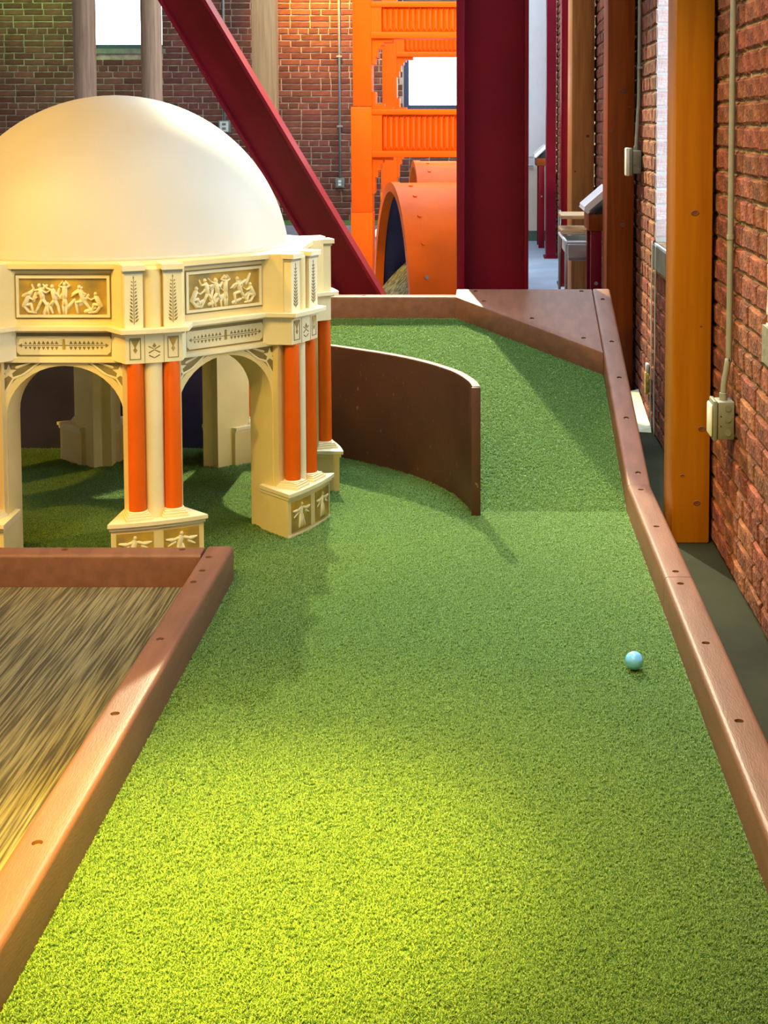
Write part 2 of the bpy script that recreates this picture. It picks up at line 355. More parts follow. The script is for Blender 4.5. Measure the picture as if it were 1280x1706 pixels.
# ------------------------------------------------------------------ bricks
def brick_mesh(name, L, H_, D, axis, m, seed, coarse=False):
    """front face towards -X (axis 'x', length along Y) or -Y (axis 'y', length along X); origin at front lower corner"""
    r = random.Random(seed); c = 0.006
    def j(a=0.0022): return r.uniform(-a, a)
    loops = []
    for (ins, dep) in ((c, 0.0), (0.0, 0.005), (0.0, D)):
        pts = []
        cs = [(0,0),(1,0),(1,1),(0,1)] if dep > 0.01 else [(0,0),(.34,0),(.68,0),(1,0),(1,1),(.68,1),(.34,1),(0,1)]
        if dep > 0.01: cs = [(0,0),(.34,0),(.68,0),(1,0),(1,1),(.68,1),(.34,1),(0,1)]
        for u, w in cs:
            uu = u*L + (ins if u == 0 else -ins if u == 1 else 0) + j(); ww = w*H_ + (ins if w == 0 else -ins) + j()
            dd = dep + (j(0.002) if dep < 0.01 else 0)
            pts.append((dd, uu, ww) if axis == 'x' else (uu, dd, ww))
        loops.append(pts)
    vs = loops[0]+loops[1]+loops[2]; fs = [(0,1,6,7),(1,2,5,6),(2,3,4,5)]
    for k in range(2):
        for i in range(8): fs.append((k*8+i, k*8+(i+1)%8, (k+1)*8+(i+1)%8, (k+1)*8+i))
    return vs, fs
def make_brick_me(name, L, H_, D, axis, m, seed):
    vs, fs = brick_mesh(name, L, H_, D, axis, m, seed)
    me = bpy.data.meshes.new(name); me.from_pydata(vs, [], fs)
    bm = bmesh.new(); bm.from_mesh(me); bmesh.ops.recalc_face_normals(bm, faces=list(bm.faces)); bm.to_mesh(me); bm.free()
    me.materials.append(m); return me
CH, BH, SL, HL, JT = 0.0672, 0.0570, 0.203, 0.098, 0.0105
def courses(u0, u1, z0, z1, holes, seed):
    r = random.Random(seed); out = []; k = 0; z = z0
    while z < z1:
        head = (k % 6 == 3); u = u0 - (0.1065 if k % 2 else 0.0) - r.uniform(0, .012)
        while u < u1:
            L = HL if head else SL
            if not head and r.random() < 0.06: L = HL
            a, b = max(u, u0), min(u+L, u1)
            segs = [(a, b)]
            for h in holes:
                if z+BH > h[2]-0.10 and z < h[3] and b > h[0] and a < h[1]:
                    segs = []
                    if a < h[0]-.03: segs.append((a, h[0]-0.002))
                    if b > h[1]+.03: segs.append((h[1]+0.002, b))
                    break
            for s in segs:
                if s[1]-s[0] > 0.03: out.append((s[0], s[1]-s[0], z+r.uniform(-.0015, .0015), r.random()))
            u += L+JT
        z += CH; k += 1
    return out
_bm = {}
def brick_part(axis, L, m, seed):
    key = (axis, round(L, 2), m.name, seed % 5)
    if key not in _bm: _bm[key] = make_brick_me('brick', round(L, 2) if abs(L-SL) > .002 and abs(L-HL) > .002 else L, BH, 0.012, axis, m, seed % 5+int(L*1000))
    return _bm[key]
def vis_right(y, L, z):
    x, yy = px(XR, y+L/2, z+BH/2)
    if not (-15 < yy < 1000): return 0
    if not (x < 1290 and (x > 1186 or 1052 < x < 1108 or 985 < x < 1008 or 922 < x < 940)): return 0
    a = px(XR, y, z); b = px(XR, y+L, z+BH)
    return abs(a[0]-b[0])*abs(a[1]-b[1])
def build_bricks(wall, lst, visf, axis, plane, m, mst, holes, name):
    sc = sorted(((visf(u, L, z), i) for i, (u, L, z, t) in enumerate(lst)), reverse=True)
    top = set(i for s, i in sc[:300] if s > 0)
    rest = MB()
    for i, (u, L, z, t) in enumerate(lst):
        pos = (plane, u, z) if axis == 'x' else (u, plane, z)
        if i in top:
            o = place('brick', brick_part(axis, L, m, i), pos, wall)
        else:
            vs, fs = brick_mesh('b', L, BH, 0.012, axis, m, i)
            # cheap chamfered block for the pieces beyond the limit
            rest.tint = t
            vs = [(v[0]+pos[0], v[1]+pos[1], v[2]+pos[2]) for v in vs]
            rest.add(vs, fs)
    obj(name, rest, mst, wall, kind='stuff')
lst = [b for b in courses(1.2, YB-.03, 0.012, 2.75, WINS_R, 3)]
build_bricks(wall_r, lst, vis_right, 'x', XR, M_BRICK, M_BRICK, WINS_R, 'brick_field')
# the bricks in the jambs of the two windows that show
for (yj, w) in ((4.30+1.36, 3), (2.05+1.36, 2)):
    wo = win_objs[w]
    obj('jamb', MB().box(XR+0.006, XR+0.268, yj-0.004, yj+0.01, 0.80, 2.75), M_JAMBM, wo)
    z = 0.82; k = 0
    while z < 2.68:
        x = XR+0.001; Ls = (SL, 0.05) if k % 2 == 0 else (HL, 0.155)
        for L in Ls:
            me = brick_part('y', L, M_JAMB, k)
            o = place('brick', me, (x, yj-0.012, z), wo); x += L+JT
        z += CH; k += 1
def vis_back(u, L, z):
    x, y = px(u+L/2, YB, z+BH/2)
    if not (-10 < x < 640 and -8 < y < 430): return 0
    if (x-190)**2/300**2 + (y-412)**2/255**2 < 1: return 0
    if 268+0.6*y < x < 343+0.6*y: return 0
    if 120 < x < 160 or 236 < x < 268 or 420 < x < 458 or (x > 582 and y > 60): return 0
    return 100 + (50 if x > 455 else 0) + (20 if x > 275 else 0) - y*0.01
lst = courses(XL+.02, 0.28, 0.012, 3.1, WINS_B, 9)
build_bricks(wall_b, lst, vis_back, 'y', YB, M_BRICKB, M_BRICKB, WINS_B, 'brick_field')

# ------------------------------------------------------------------ putting green (flat part + ramp)
RS = 0.31; RY = 4.50           # ramp slope and where it starts
XI, XO = 0.478, 0.556          # right border: inner and outer face
YFAR = 5.93
WALLPTS = [(-0.035, 4.462), (-0.050, 4.56), (-0.100, 4.72), (-0.185, 4.875), (-0.27, 4.99), (-0.37, 5.095), (-0.48, 5.19), (-0.60, 5.285), (-0.72, 5.350), (-0.90, 5.395)]
def rz(y): return max(0.0, RS*(y-RY))
green = thing('putting_green', (-0.2, 3.0, 0), 'flat lane of textured green artificial turf with the ball on it', 'turf')
mb = MB(); XG0 = -3.4
WOFF = []
for _i, _p in enumerate(WALLPTS):
    _a, _b = WALLPTS[max(_i-1, 0)], WALLPTS[min(_i+1, len(WALLPTS)-1)]
    _d = Vector((_b[0]-_a[0], _b[1]-_a[1])).normalized(); WOFF.append((_p[0]+_d.y*.012, _p[1]-_d.x*.012))
flat = [(XG0, 0.8), (XI+.01, 0.8), (XI+.01, RY), (-0.02, RY)]+WOFF[1:]+[(XG0, WOFF[-1][1])]
vs = [(x, y, 0.0) for x, y in flat]
mb.add(vs, [tuple(range(len(vs)))])
lo = [(x, y, -0.01) for x, y in flat]; 
obj('turf', mb, turf_mat('turf_backing'), green)
mb = MB()
ramp = [(-0.02, RY), (XI+.01, RY), (XI+.01, YFAR), (-1.6, YFAR), (-1.6, 5.425)]+WOFF[:0:-1]
# triangulate the ramp as a flat sheet by strips
vs = [(x, y, rz(y)) for x, y in ramp]
mb.add(vs, [tuple(range(len(vs)))])
ramp_t = thing('turf_ramp', (-0.2, 5.4, 0), 'sloping green turf ramp rising behind the curved brown divider', 'ramp')
obj('ramp_turf', mb, bpy.data.materials['turf_backing'], ramp_t)
# ---- turf pile: curled tufts scattered over the sheets
def tuft_object(name, seed):
    r = random.Random(seed); mb = MB()
    for k in range(5):
        a = r.uniform(0, 2*pi); x, y = r.uniform(-.0020, .0020), r.uniform(-.0020, .0020)
        w = r.uniform(0.00045, 0.0007); h = r.uniform(.0045, .0075); lean = r.uniform(.0010, .0036)
        pts = []
        for i in range(4):
            q = i/3.0
            dx, dy = cos(a)*lean*q*q, sin(a)*lean*q*q
            z = h*(q if q < .8 else .8+.05*(q-.8))-0.0008
            ww = w*(1-.35*q); tx, ty = -sin(a)*ww, cos(a)*ww
            pts += [(x+dx-tx, y+dy-ty, z), (x+dx+tx, y+dy+ty, z)]
        mb.add(pts, [(2*i, 2*i+1, 2*i+3, 2*i+2) for i in range(3)])
    me = bpy.data.meshes.new(name); me.from_pydata(mb.v, [], mb.f)
    at = me.attributes.new('tint', 'FLOAT', 'FACE'); at.data.foreach_set('value', [((i//3)*0.37+.13) % 1.0 for i in range(len(mb.f))])
    me.materials.append(M_BLADE)
    return me
M_BLADE = blade_mat()
def gn_scatter(target_pts, density, parent, name, seed):
    """a mesh sheet whose geometry nodes scatter turf tufts over it"""
    me = bpy.data.meshes.new(name)
    me.from_pydata([tuple(Vector(p)-WORLD[parent]) for p in target_pts], [], [tuple(range(len(target_pts)))])
    o = bpy.data.objects.new(name, me); COL.objects.link(o); o.parent = parent; WORLD[o] = WORLD[parent]
    o['kind'] = 'stuff'
    ng = bpy.data.node_groups.new(name, 'GeometryNodeTree')
    ng.interface.new_socket('Geometry', in_out='INPUT', socket_type='NodeSocketGeometry')
    ng.interface.new_socket('Geometry', in_out='OUTPUT', socket_type='NodeSocketGeometry')
    N = ng.nodes; L = ng.links
    gi = N.new('NodeGroupInput'); go = N.new('NodeGroupOutput')
    dp = N.new('GeometryNodeDistributePointsOnFaces'); dp.inputs['Density'].default_value = density; dp.inputs['Seed'].default_value = seed
    L.new(gi.outputs[0], dp.inputs['Mesh'])
    ip = N.new('GeometryNodeInstanceOnPoints'); L.new(dp.outputs['Points'], ip.inputs['Points'])
    # tuft shape built inside the node tree from a mesh held by the tree itself
    jn = N.new('GeometryNodeObjectInfo'); jn.inputs['Object'].default_value = TUFT; jn.transform_space = 'ORIGINAL'
    L.new(jn.outputs['Geometry'], ip.inputs['Instance'])
    rv = N.new('FunctionNodeRandomValue'); rv.data_type = 'FLOAT'; rv.inputs[2].default_value = 0; rv.inputs[3].default_value = 6.283
    cx = N.new('ShaderNodeCombineXYZ'); L.new(rv.outputs[1], cx.inputs[2]); L.new(cx.outputs[0], ip.inputs['Rotation'])
    sv = N.new('FunctionNodeRandomValue'); sv.data_type = 'FLOAT'; sv.inputs[2].default_value = 0.75; sv.inputs[3].default_value = 1.35; sv.inputs['Seed'].default_value = 5
    L.new(sv.outputs[1], ip.inputs['Scale'])
    L.new(ip.outputs[0], go.inputs[0])
    md = o.modifiers.new('pile', 'NODES'); md.node_group = ng
    return o
tm = tuft_object('turf_tuft', 4)
TUFT = bpy.data.objects.new('turf_tuft', tm); COL.objects.link(TUFT); TUFT.parent = green; TUFT.location = Vector((-0.2, 1.2, 0))-WORLD[green]
TUFT['kind'] = 'stuff'
near = [(-0.701, 1.5, 0), (XI-.002, 1.5, 0), (XI-.002, RY, 0), (-0.035, RY, 0), (-0.706, RY, 0)]
gn_scatter(near, 125000, green, 'turf_pile', 1)
midp = [(-2.2, 3.835, 0), (-0.706, 3.835, 0), (-0.706, RY, 0), (-0.035, RY, 0)]+[(x, y, 0) for x, y in WALLPTS[1:]]+[(-0.90, 5.39, 0), (-2.2, 5.39, 0)]
gn_scatter(midp, 75000, green, 'turf_pile', 2)
rampp = [(-0.012, RY, rz(RY)), (XI-.002, RY, rz(RY)), (XI-.002, YFAR-.005, rz(YFAR-.005)), (-1.2, YFAR-.005, rz(YFAR-.005)), (-1.2, 5.43, rz(5.43)), (-0.90, 5.43, rz(5.43))]+[(x+.02, y+.012, rz(y+.012)) for x, y in reversed(WALLPTS[1:-1])]
gn_scatter(rampp, 90000, ramp_t, 'turf_pile', 3)

# ------------------------------------------------------------------ wooden borders
def rrect(w, h, r, seg=4, bottom=True):
    pts = []
    for (cx, cz, a0) in ((w-r, h-r, 0), (r, h-r, 90)):
        for k in range(seg+1):
            a = R(a0+90*k/seg); pts.append((cx+r*cos(a), cz+r*sin(a)))
    pts += [(0, 0), (w, 0)]
    return pts
def board(path, w, h, r=0.011, side=1):
    """path: two floor points (x,y,z) of one side; board extends w to the given side, h up"""
    a, b = Vector(path[0]), Vector(path[1]); d = (b-a).normalized()
    lat = Vector((d.y, -d.x, 0)).normalized()*side
    upv = Vector((0, 0, 1))
    prof = rrect(w, h, r)
    l1 = [a+lat*p[0]+upv*p[1] for p in prof]; l2 = [b+lat*p[0]+upv*p[1] for p in prof]
    return MB().slab(l1, l2)
def drill(o, holes, parent_dir, r=0.0095, depth=0.007):
    """countersunk screw holes cut in a board; each gets a screw head as a part"""
    mb = MB()
    for h in holes:
        p = Vector(h['p'])-WORLD[o]; n = Vector(h['n']).normalized()
        mb.tube([p-n*depth, p+n*0.02], r, 14)
    me = bpy.data.meshes.new('t'); me.from_pydata(mb.v, [], mb.f)
    bm = bmesh.new(); bm.from_mesh(me); bmesh.ops.recalc_face_normals(bm, faces=list(bm.faces)); bm.to_mesh(me); bm.free()
    c = bpy.data.objects.new('t', me); COL.objects.link(c)
    c.matrix_world = o.matrix_world.copy()
    c.location = WORLD[o]; 
    o_loc = o.location.copy()
    md = o.modifiers.new('holes', 'BOOLEAN'); md.object = c; md.operation = 'DIFFERENCE'; md.solver = 'EXACT'
    bpy.context.view_layer.update()
    dg = bpy.context.evaluated_depsgraph_get()
    new = bpy.data.meshes.new_from_object(o.evaluated_get(dg))
    o.modifiers.clear(); old = o.data; o.data = new; bpy.data.meshes.remove(old)
    bpy.data.objects.remove(c, do_unlink=True)
    new.polygons.foreach_set('use_smooth', [True]*len(new.polygons)); new.set_sharp_from_angle(angle=R(32))
    for h in holes:
        p = Vector(h['p']); n = Vector(h['n']).normalized()
        s = MB().tube([p-n*(depth+.0005), p-n*(depth-.0016)], r*0.82, 12)
        obj('screw', s, M_SCREW, o)

HB = 0.095
# right border: two level boards and one that climbs with the ramp
rb = thing('course_border', (0.517, 3.0, 0), 'long brown painted wooden border with screw holes between the turf and the brick wall', 'border')
UP = (0, 0, 1); RN = (0, -RS, 1)
b1 = obj('border_board', board([(XI, 0.8, 0), (XI+.001, 3.573, 0)], 0.078, HB, 0.012), M_RAIL, rb)
drill(b1, [{'p': (0.515, y, HB), 'n': UP} for y in (1.3, 1.75, 2.23, 2.698, 3.113, 3.523)], None)
b2 = obj('border_board', board([(XI+.001, 3.576, 0), (XI, 4.499, 0)], 0.078, HB, 0.012), M_RAIL, rb)
drill(b2, [{'p': (0.516, y, HB), 'n': UP} for y in (3.62, 4.03, 4.44)], None)
b3 = obj('border_board', board([(XI, 4.500, 0), (XI, 6.008, rz(6.008))], 0.078, HB, 0.010), M_RAIL, rb)
drill(b3, [{'p': (x, y, rz(y)+HB), 'n': RN} for x, y in ((.522, 4.57), (.518, 4.925), (.521, 5.22), (.520, 5.515), (.516, 5.905))], None)
# far border and the triangular corner plate
fb = thing('far_border', (-0.6, 5.97, rz(5.97)), 'brown wooden border closing the top of the ramp below the orange bridge', 'border')
z6 = rz(YFAR)
l = board([(-0.118, YFAR, z6), (-1.75, YFAR, z6)], 0.078, HB, 0.010)
b4 = obj('border_board', l, M_RAIL, fb)
drill(b4, [{'p': (x, 5.972, z6+HB), 'n': UP} for x in (-0.519, -1.0)], None)
cp = thing('corner_plate', (0.25, 5.8, 0), 'broad triangular brown plate filling the far right corner of the ramp', 'border')
tri = [(-0.115, YFAR+.078), (-0.120, YFAR), (0.4765, 5.425), (0.4765, YFAR+.078)]
def rp(x, y, h): return (x, y, rz(y)+h)
mb = MB()
g = 0.010; nrm = Vector((-0.505, -0.597)).normalized()
low = [rp(x, y, 0.001) for x, y in tri]
mid = [rp(x, y, HB-g) for x, y in tri]
topp = [rp(tri[0][0]+.002, tri[0][1]-.004, HB), rp(tri[1][0]-nrm.x*g+.004, tri[1][1]-nrm.y*g, HB), rp(tri[2][0]-nrm.x*g*.0-.002, tri[2][1]-nrm.y*g*1.6, HB), rp(tri[3][0]-.002, tri[3][1]-.004, HB)]
m2 = [rp(tri[0][0], tri[0][1], HB-.003), rp(tri[1][0]-nrm.x*.003, tri[1][1]-nrm.y*.003, HB-.003), rp(tri[2][0], tri[2][1]-nrm.y*.004, HB-.003), rp(tri[3][0], tri[3][1], HB-.003)]
n = len(low)
mb.add(low+mid+m2+topp, [tuple(range(n-1, -1, -1)), tuple(range(3*n, 4*n))]+[(k*n+i, k*n+(i+1) % n, (k+1)*n+(i+1) % n, (k+1)*n+i) for k in range(3) for i in range(n)])
b5 = obj('plate', mb, M_RAIL, cp)
drill(b5, [{'p': rp(x, y, HB), 'n': RN} for x, y in ((-0.031, 5.985), (0.43, 5.985), (0.005, 5.885), (0.205, 5.722), (0.408, 5.545))], None)

# low ledge between border and brick wall
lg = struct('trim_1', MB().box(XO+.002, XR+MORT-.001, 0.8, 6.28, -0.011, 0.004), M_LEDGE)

# near left box: L-shaped border round a brushed carpet floor
lb = thing('box_border', (-0.74, 2.5, 0), 'brown wooden L-shaped border round the brushed carpet in the left foreground', 'border')
b6 = obj('border_board', board([(-0.703, 0.8, 0), (-0.706, 3.83, 0)], 0.076, 0.097, 0.011, side=-1), M_RAIL, lb)
drill(b6, [{'p': (x, y, 0.097), 'n': UP} for x, y in ((-.757, 3.735), (-.752, 3.62), (-.757, 3.53), (-.751, 3.132), (-.748, 2.728), (-.744, 2.225), (-.742, 1.8))], None)
b7 = obj('border_board', board([(-0.7845, 3.755, 0), (-2.9, 3.755, 0)], 0.074, 0.097, 0.011), M_RAIL, lb)
drill(b7, [{'p': (x, 3.802, 0.097), 'n': UP} for x in (-.845, -1.175, -1.62, -2.1)], None)
cf = single('carpet_floor', MB().box(-2.9, -0.7835, 0.85, 3.752, 0.0005, 0.006), M_CARPET, (-1.7, 2.4, 0), 'brown brushed fibre carpet panel lying inside the near left border', 'carpet')

# ------------------------------------------------------------------ curved dividing wall
def smooth_path(P, n=6):
    out = []
    for i in range(len(P)-1):
        p0 = Vector(P[max(i-1, 0)]); p1 = Vector(P[i]); p2 = Vector(P[i+1]); p3 = Vector(P[min(i+2, len(P)-1)])
        for k in range(n):
            t = k/n
            out.append(0.5*((2*p1)+(p2-p0)*t+(2*p0-5*p1+4*p2-p3)*t*t+(3*p1-p0-3*p2+p3)*t**3))
    out.append(Vector(P[-1])); return out
cw = thing('curved_divider', (-0.25, 5.0, 0), 'dark brown curved plywood wall dividing the ramp from the domed pavilion', 'divider')
WP = smooth_path([(x, y) for x, y in WALLPTS], 5); WH = 0.428; WT = 0.024
def strip_solid(P, thick, z0, z1, mb=None):
    mb = mb or MB(); n = len(P); inn = []; out = []
    for i in range(n):
        d = (P[min(i+1, n-1)]-P[max(i-1, 0)]).normalized(); nn = Vector((d.y, -d.x))
        inn.append(P[i]); out.append(P[i]+nn*thick)
    vs = []
    for a, b in zip(inn, out): vs += [(a.x, a.y, z0), (b.x, b.y, z0), (b.x, b.y, z1), (a.x, a.y, z1)]
    fs = [(i*4+k, i*4+(k+1) % 4, (i+1)*4+(k+1) % 4, (i+1)*4+k) for i in range(n-1) for k in range(4)]
    fs += [(3, 2, 1, 0), tuple((n-1)*4+k for k in range(4))]
    mb.add(vs, fs); return mb
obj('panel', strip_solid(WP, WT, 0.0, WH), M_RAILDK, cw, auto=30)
obj('top_edge', strip_solid(WP, WT+.001, WH+.0002, WH+.004), M_EDGE, cw, auto=30)
ep = obj('end_post', MB().bbox(WP[0].x-.003, WP[0].x+WT+.003, WP[0].y-.010, WP[0].y-.0005, 0, WH+.002, .0035), M_RAILDK, cw, auto=40)
single('backdrop_panel', MB().box(-3.3, -0.93, 5.40, 5.418, 0, 0.43), M_NAVY, (-2.1, 5.41, 0), 'dark navy backdrop board standing behind the domed pavilion', 'panel')

# ------------------------------------------------------------------ domed pavilion
CX, CY = -1.221, 4.603
pv = thing('domed_pavilion', (CX, CY, 0), 'cream octagonal rotunda model with white dome and paired orange columns', 'pavilion')
AO, AI = 0.617, 0.500
def L2(phi, n, t, z): return (CX+n*sin(phi)+t*cos(phi), CY-n*cos(phi)+t*sin(phi), z)
def corner(mb, phi, r, w, rb, z0, z1, seg=8, splay=0.414):
    pts = []
    for k in range(seg+1):
        t = -w+2*w*k/seg; pts.append((sqrt(r*r-t*t), t))
    wb = max(0.01, w-(r-rb)*splay)
    pts += [(rb, wb), (rb, -wb)]
    P3 = [L2(phi, n, t, 0)[:2] for n, t in pts]
    mb.prism(P3, z0, z1); return mb
def bayslab(mb, th, z0, z1, ao, ai, cut=0.0):
    k = tan(pi/8); o, i = ao*k-cut, ai*k-cut
    P3 = [L2(th, ao, -o, 0)[:2], L2(th, ao, o, 0)[:2], L2(th, ai, i, 0)[:2], L2(th, ai, -i, 0)[:2]]
    mb.prism(P3, z0, z1); return mb
# flat ornament helpers: polygons in (t,z) laid on a bay face or on a corner arc
def orn(mb, mapf, poly, h=0.0012):
    lo = [mapf(t, z, 0.0) for t, z in poly]; hi = [mapf(t, z, h) for t, z in poly]
    mb.slab(lo, hi)
def bay_map(th, a): return lambda t, z, h: L2(th, a+h, t, z)
def arc_map(phi, r): return lambda t, z, h: L2(phi, sqrt((r+h)**2-t*t), t, z)
def leaf(c, ang, ln, w):
    d = (cos(ang), sin(ang)); p = (-d[1], d[0])
    return [(c[0], c[1]), (c[0]+d[0]*ln*.5+p[0]*w, c[1]+d[1]*ln*.5+p[1]*w), (c[0]+d[0]*ln, c[1]+d[1]*ln), (c[0]+d[0]*ln*.5-p[0]*w, c[1]+d[1]*ln*.5-p[1]*w)]
def limb(mb, mapf, p0, p1, w0, w1, h):
    """rounded relief ridge from p0 to p1"""
    dx, dz = p1[0]-p0[0], p1[1]-p0[1]; ln = max(1e-6, sqrt(dx*dx+dz*dz)); d = (dx/ln, dz/ln); q = (-d[1], d[0])
    vs = []; st = [(-.6, .35), (0, 1), (1, 1), (1.6, .35)]
    for s, f in st:
        if s < 0: c = (p0[0]-d[0]*w0*.9, p0[1]-d[1]*w0*.9); w = w0*.55
        elif s > 1: c = (p1[0]+d[0]*w1*.9, p1[1]+d[1]*w1*.9); w = w1*.55
        else: c = p0 if s == 0 else p1; w = w0 if s == 0 else w1
        for a, hh in ((-1, 0.0), (-.55, .8), (0, 1.0), (.55, .8), (1, 0.0)):
            vs.append(mapf(c[0]+q[0]*w*a, c[1]+q[1]*w*a, h*hh*f))
    fs = [(i*5+k, i*5+k+1, (i+1)*5+k+1, (i+1)*5+k) for i in range(3) for k in range(4)]
    mb.add(vs, fs)
def figure(mb, mapf, o, s, pose, h, flip=1):
    J = {k: (o[0]+flip*v[0]*s, o[1]+v[1]*s) for k, v in pose.items()}
    limb(mb, mapf, J['neck'], J['hip'], .085*s, .075*s, h)
    limb(mb, mapf, J['head'], (J['head'][0], J['head'][1]+.03*s), .06*s, .055*s, h)
    for a, b, c, w in (('neck', 'el1', 'ha1', .034), ('neck', 'el2', 'ha2', .034), ('hip', 'kn1', 'fo1', .052), ('hip', 'kn2', 'fo2', .052)):
        limb(mb, mapf, J[a], J[b], w*s*1.1, w*s*.9, h*.8); limb(mb, mapf, J[b], J[c], w*s*.9, w*s*.6, h*.7)
POSES = [
 dict(head=(0,.90), neck=(0,.78), hip=(.0,.48), el1=(-.16,.86), ha1=(-.04,1.0), el2=(.16,.86), ha2=(.04,1.0), kn1=(-.05,.25), fo1=(-.02,.0), kn2=(.05,.25), fo2=(.03,.0)),
 dict(head=(.10,.80), neck=(.06,.68), hip=(-.04,.40), el1=(.22,.62), ha1=(.34,.52), el2=(-.1,.6), ha2=(.02,.45), kn1=(.2,.34), fo1=(.16,.02), kn2=(-.18,.2), fo2=(-.34,.02)),
 dict(head=(-.08,.86), neck=(-.04,.74), hip=(.02,.46), el1=(-.22,.72), ha1=(-.3,.9), el2=(.14,.64), ha2=(.28,.74), kn1=(-.1,.24), fo1=(-.22,.02), kn2=(.16,.24), fo2=(.2,.0)),
 dict(head=(.0,.62), neck=(.02,.52), hip=(.16,.26), el1=(-.14,.44), ha1=(-.26,.52), el2=(.1,.36), ha2=(-.02,.24), kn1=(-.06,.3), fo1=(-.14,.02), kn2=(.02,.06), fo2=(-.22,.03)),
 dict(head=(.02,.84), neck=(.0,.72), hip=(-.06,.44), el1=(.18,.8), ha1=(.3,.92), el2=(-.16,.58), ha2=(-.28,.46), kn1=(.1,.26), fo1=(.02,.02), kn2=(-.16,.22), fo2=(-.2,.0)),
]
ANG = [pi/8+pi/4*k for k in range(8)]
BAY = [pi/4*k for k in range(8)]
# --- ground storey: arches
AW, AS, AT, ZT = 0.172, 0.430, 0.585, 0.6085
for th in BAY:
    mb = MB(); k8 = tan(pi/8)
    def mit(a): return a*k8
    N_ = 22
    arch = [(-AW, 0.0)]+[(-AW*cos(pi*i/N_), AS+(AT-AS)*sin(pi*i/N_)) for i in range(N_+1)]+[(AW, 0.0)]
    def col2(t, z): return L2(th, AO, t, z), L2(th, AI, t, z)
    for sgn in (-1, 1):   # the two piers
        P3 = [L2(th, AO, sgn*AW, 0)[:2], L2(th, AO, sgn*mit(AO), 0)[:2], L2(th, AI, sgn*mit(AI), 0)[:2], L2(th, AI, sgn*AW, 0)[:2]]
        mb.prism(P3, 0, AS)
        if sgn < 0: q = [(-AW, AS), (-mit(AO), AS)]
    vs = []; fs = []
    ap = arch[1:-1]
    for t, z in ap:
        vs += [L2(th, AO, t, z), L2(th, AO, t, ZT), L2(th, AI, t, z), L2(th, AI, t, ZT)]
    for i in range(len(ap)-1):
        a, b = i*4, (i+1)*4
        fs += [(a, b, b+1, a+1), (a+2, a+3, b+3, b+2), (a, a+2, b+2, b)]
    mb.add(vs, fs)
    for sgn in (-1, 1):
        P3 = [L2(th, AO, sgn*AW, 0)[:2], L2(th, AO, sgn*mit(AO), 0)[:2], L2(th, AI, sgn*mit(AI), 0)[:2], L2(th, AI, sgn*AW, 0)[:2]]
        mb.prism(P3, AS, ZT)
    aw = obj('arch_wall', mb, M_CREAM, pv, auto=28)
    # painted spandrels
    for sgn in (-1, 1):
        mb = MB(); mp_ = bay_map(th, AO)
        aa = [(sgn*(AW+.022)*cos(pi/2*i/9), AS+(AT-AS+.016)*sin(pi/2*i/9)) for i in range(2, 8)]
        poly = [(sgn*.192, aa[0][1]+.004)]+[(sgn*.192, .597), (aa[-1][0], .597)]+aa[::-1]
        n_ = len(poly)
        # fan of quads towards the outer corner
        c = (sgn*.192, .597)
        for i in range(len(aa)-1): orn(mb, mp_, [aa[i], aa[i+1], c], .0008)
        obj('spandrel', mb, M_OLIVE, aw)
        mb = MB(); st = []
        cc = (sgn*.163, .566)
        for i in range(10):
            a = pi*2*i/10+.3; r_ = .024 if i % 2 == 0 else .010
            st.append((cc[0]+r_*cos(a), cc[1]+r_*sin(a)))
        for i in range(10): orn(mb, mp_, [cc, st[i], st[(i+1) % 10]], .0018)
        for (p0, p1) in (((sgn*.178, .500), (sgn*.150, .548)), ((sgn*.150, .548), (sgn*.118, .560)), ((sgn*.118, .560), (sgn*.075, .594)), ((sgn*.188, .53), (sgn*.175, .556)), ((sgn*.14, .58), (sgn*.10, .594))):
            limb(mb, mp_, p0, p1, .005, .0035, .002)
        obj('spandrel_ornament', mb, M_CREAMW, aw)
# thin moulding over the arches
mb = MB()
for th in BAY: bayslab(mb, th, 0.596, 0.6085, AO+.010, AO-.01)
obj('arch_moulding', mb, M_CREAMW, pv)
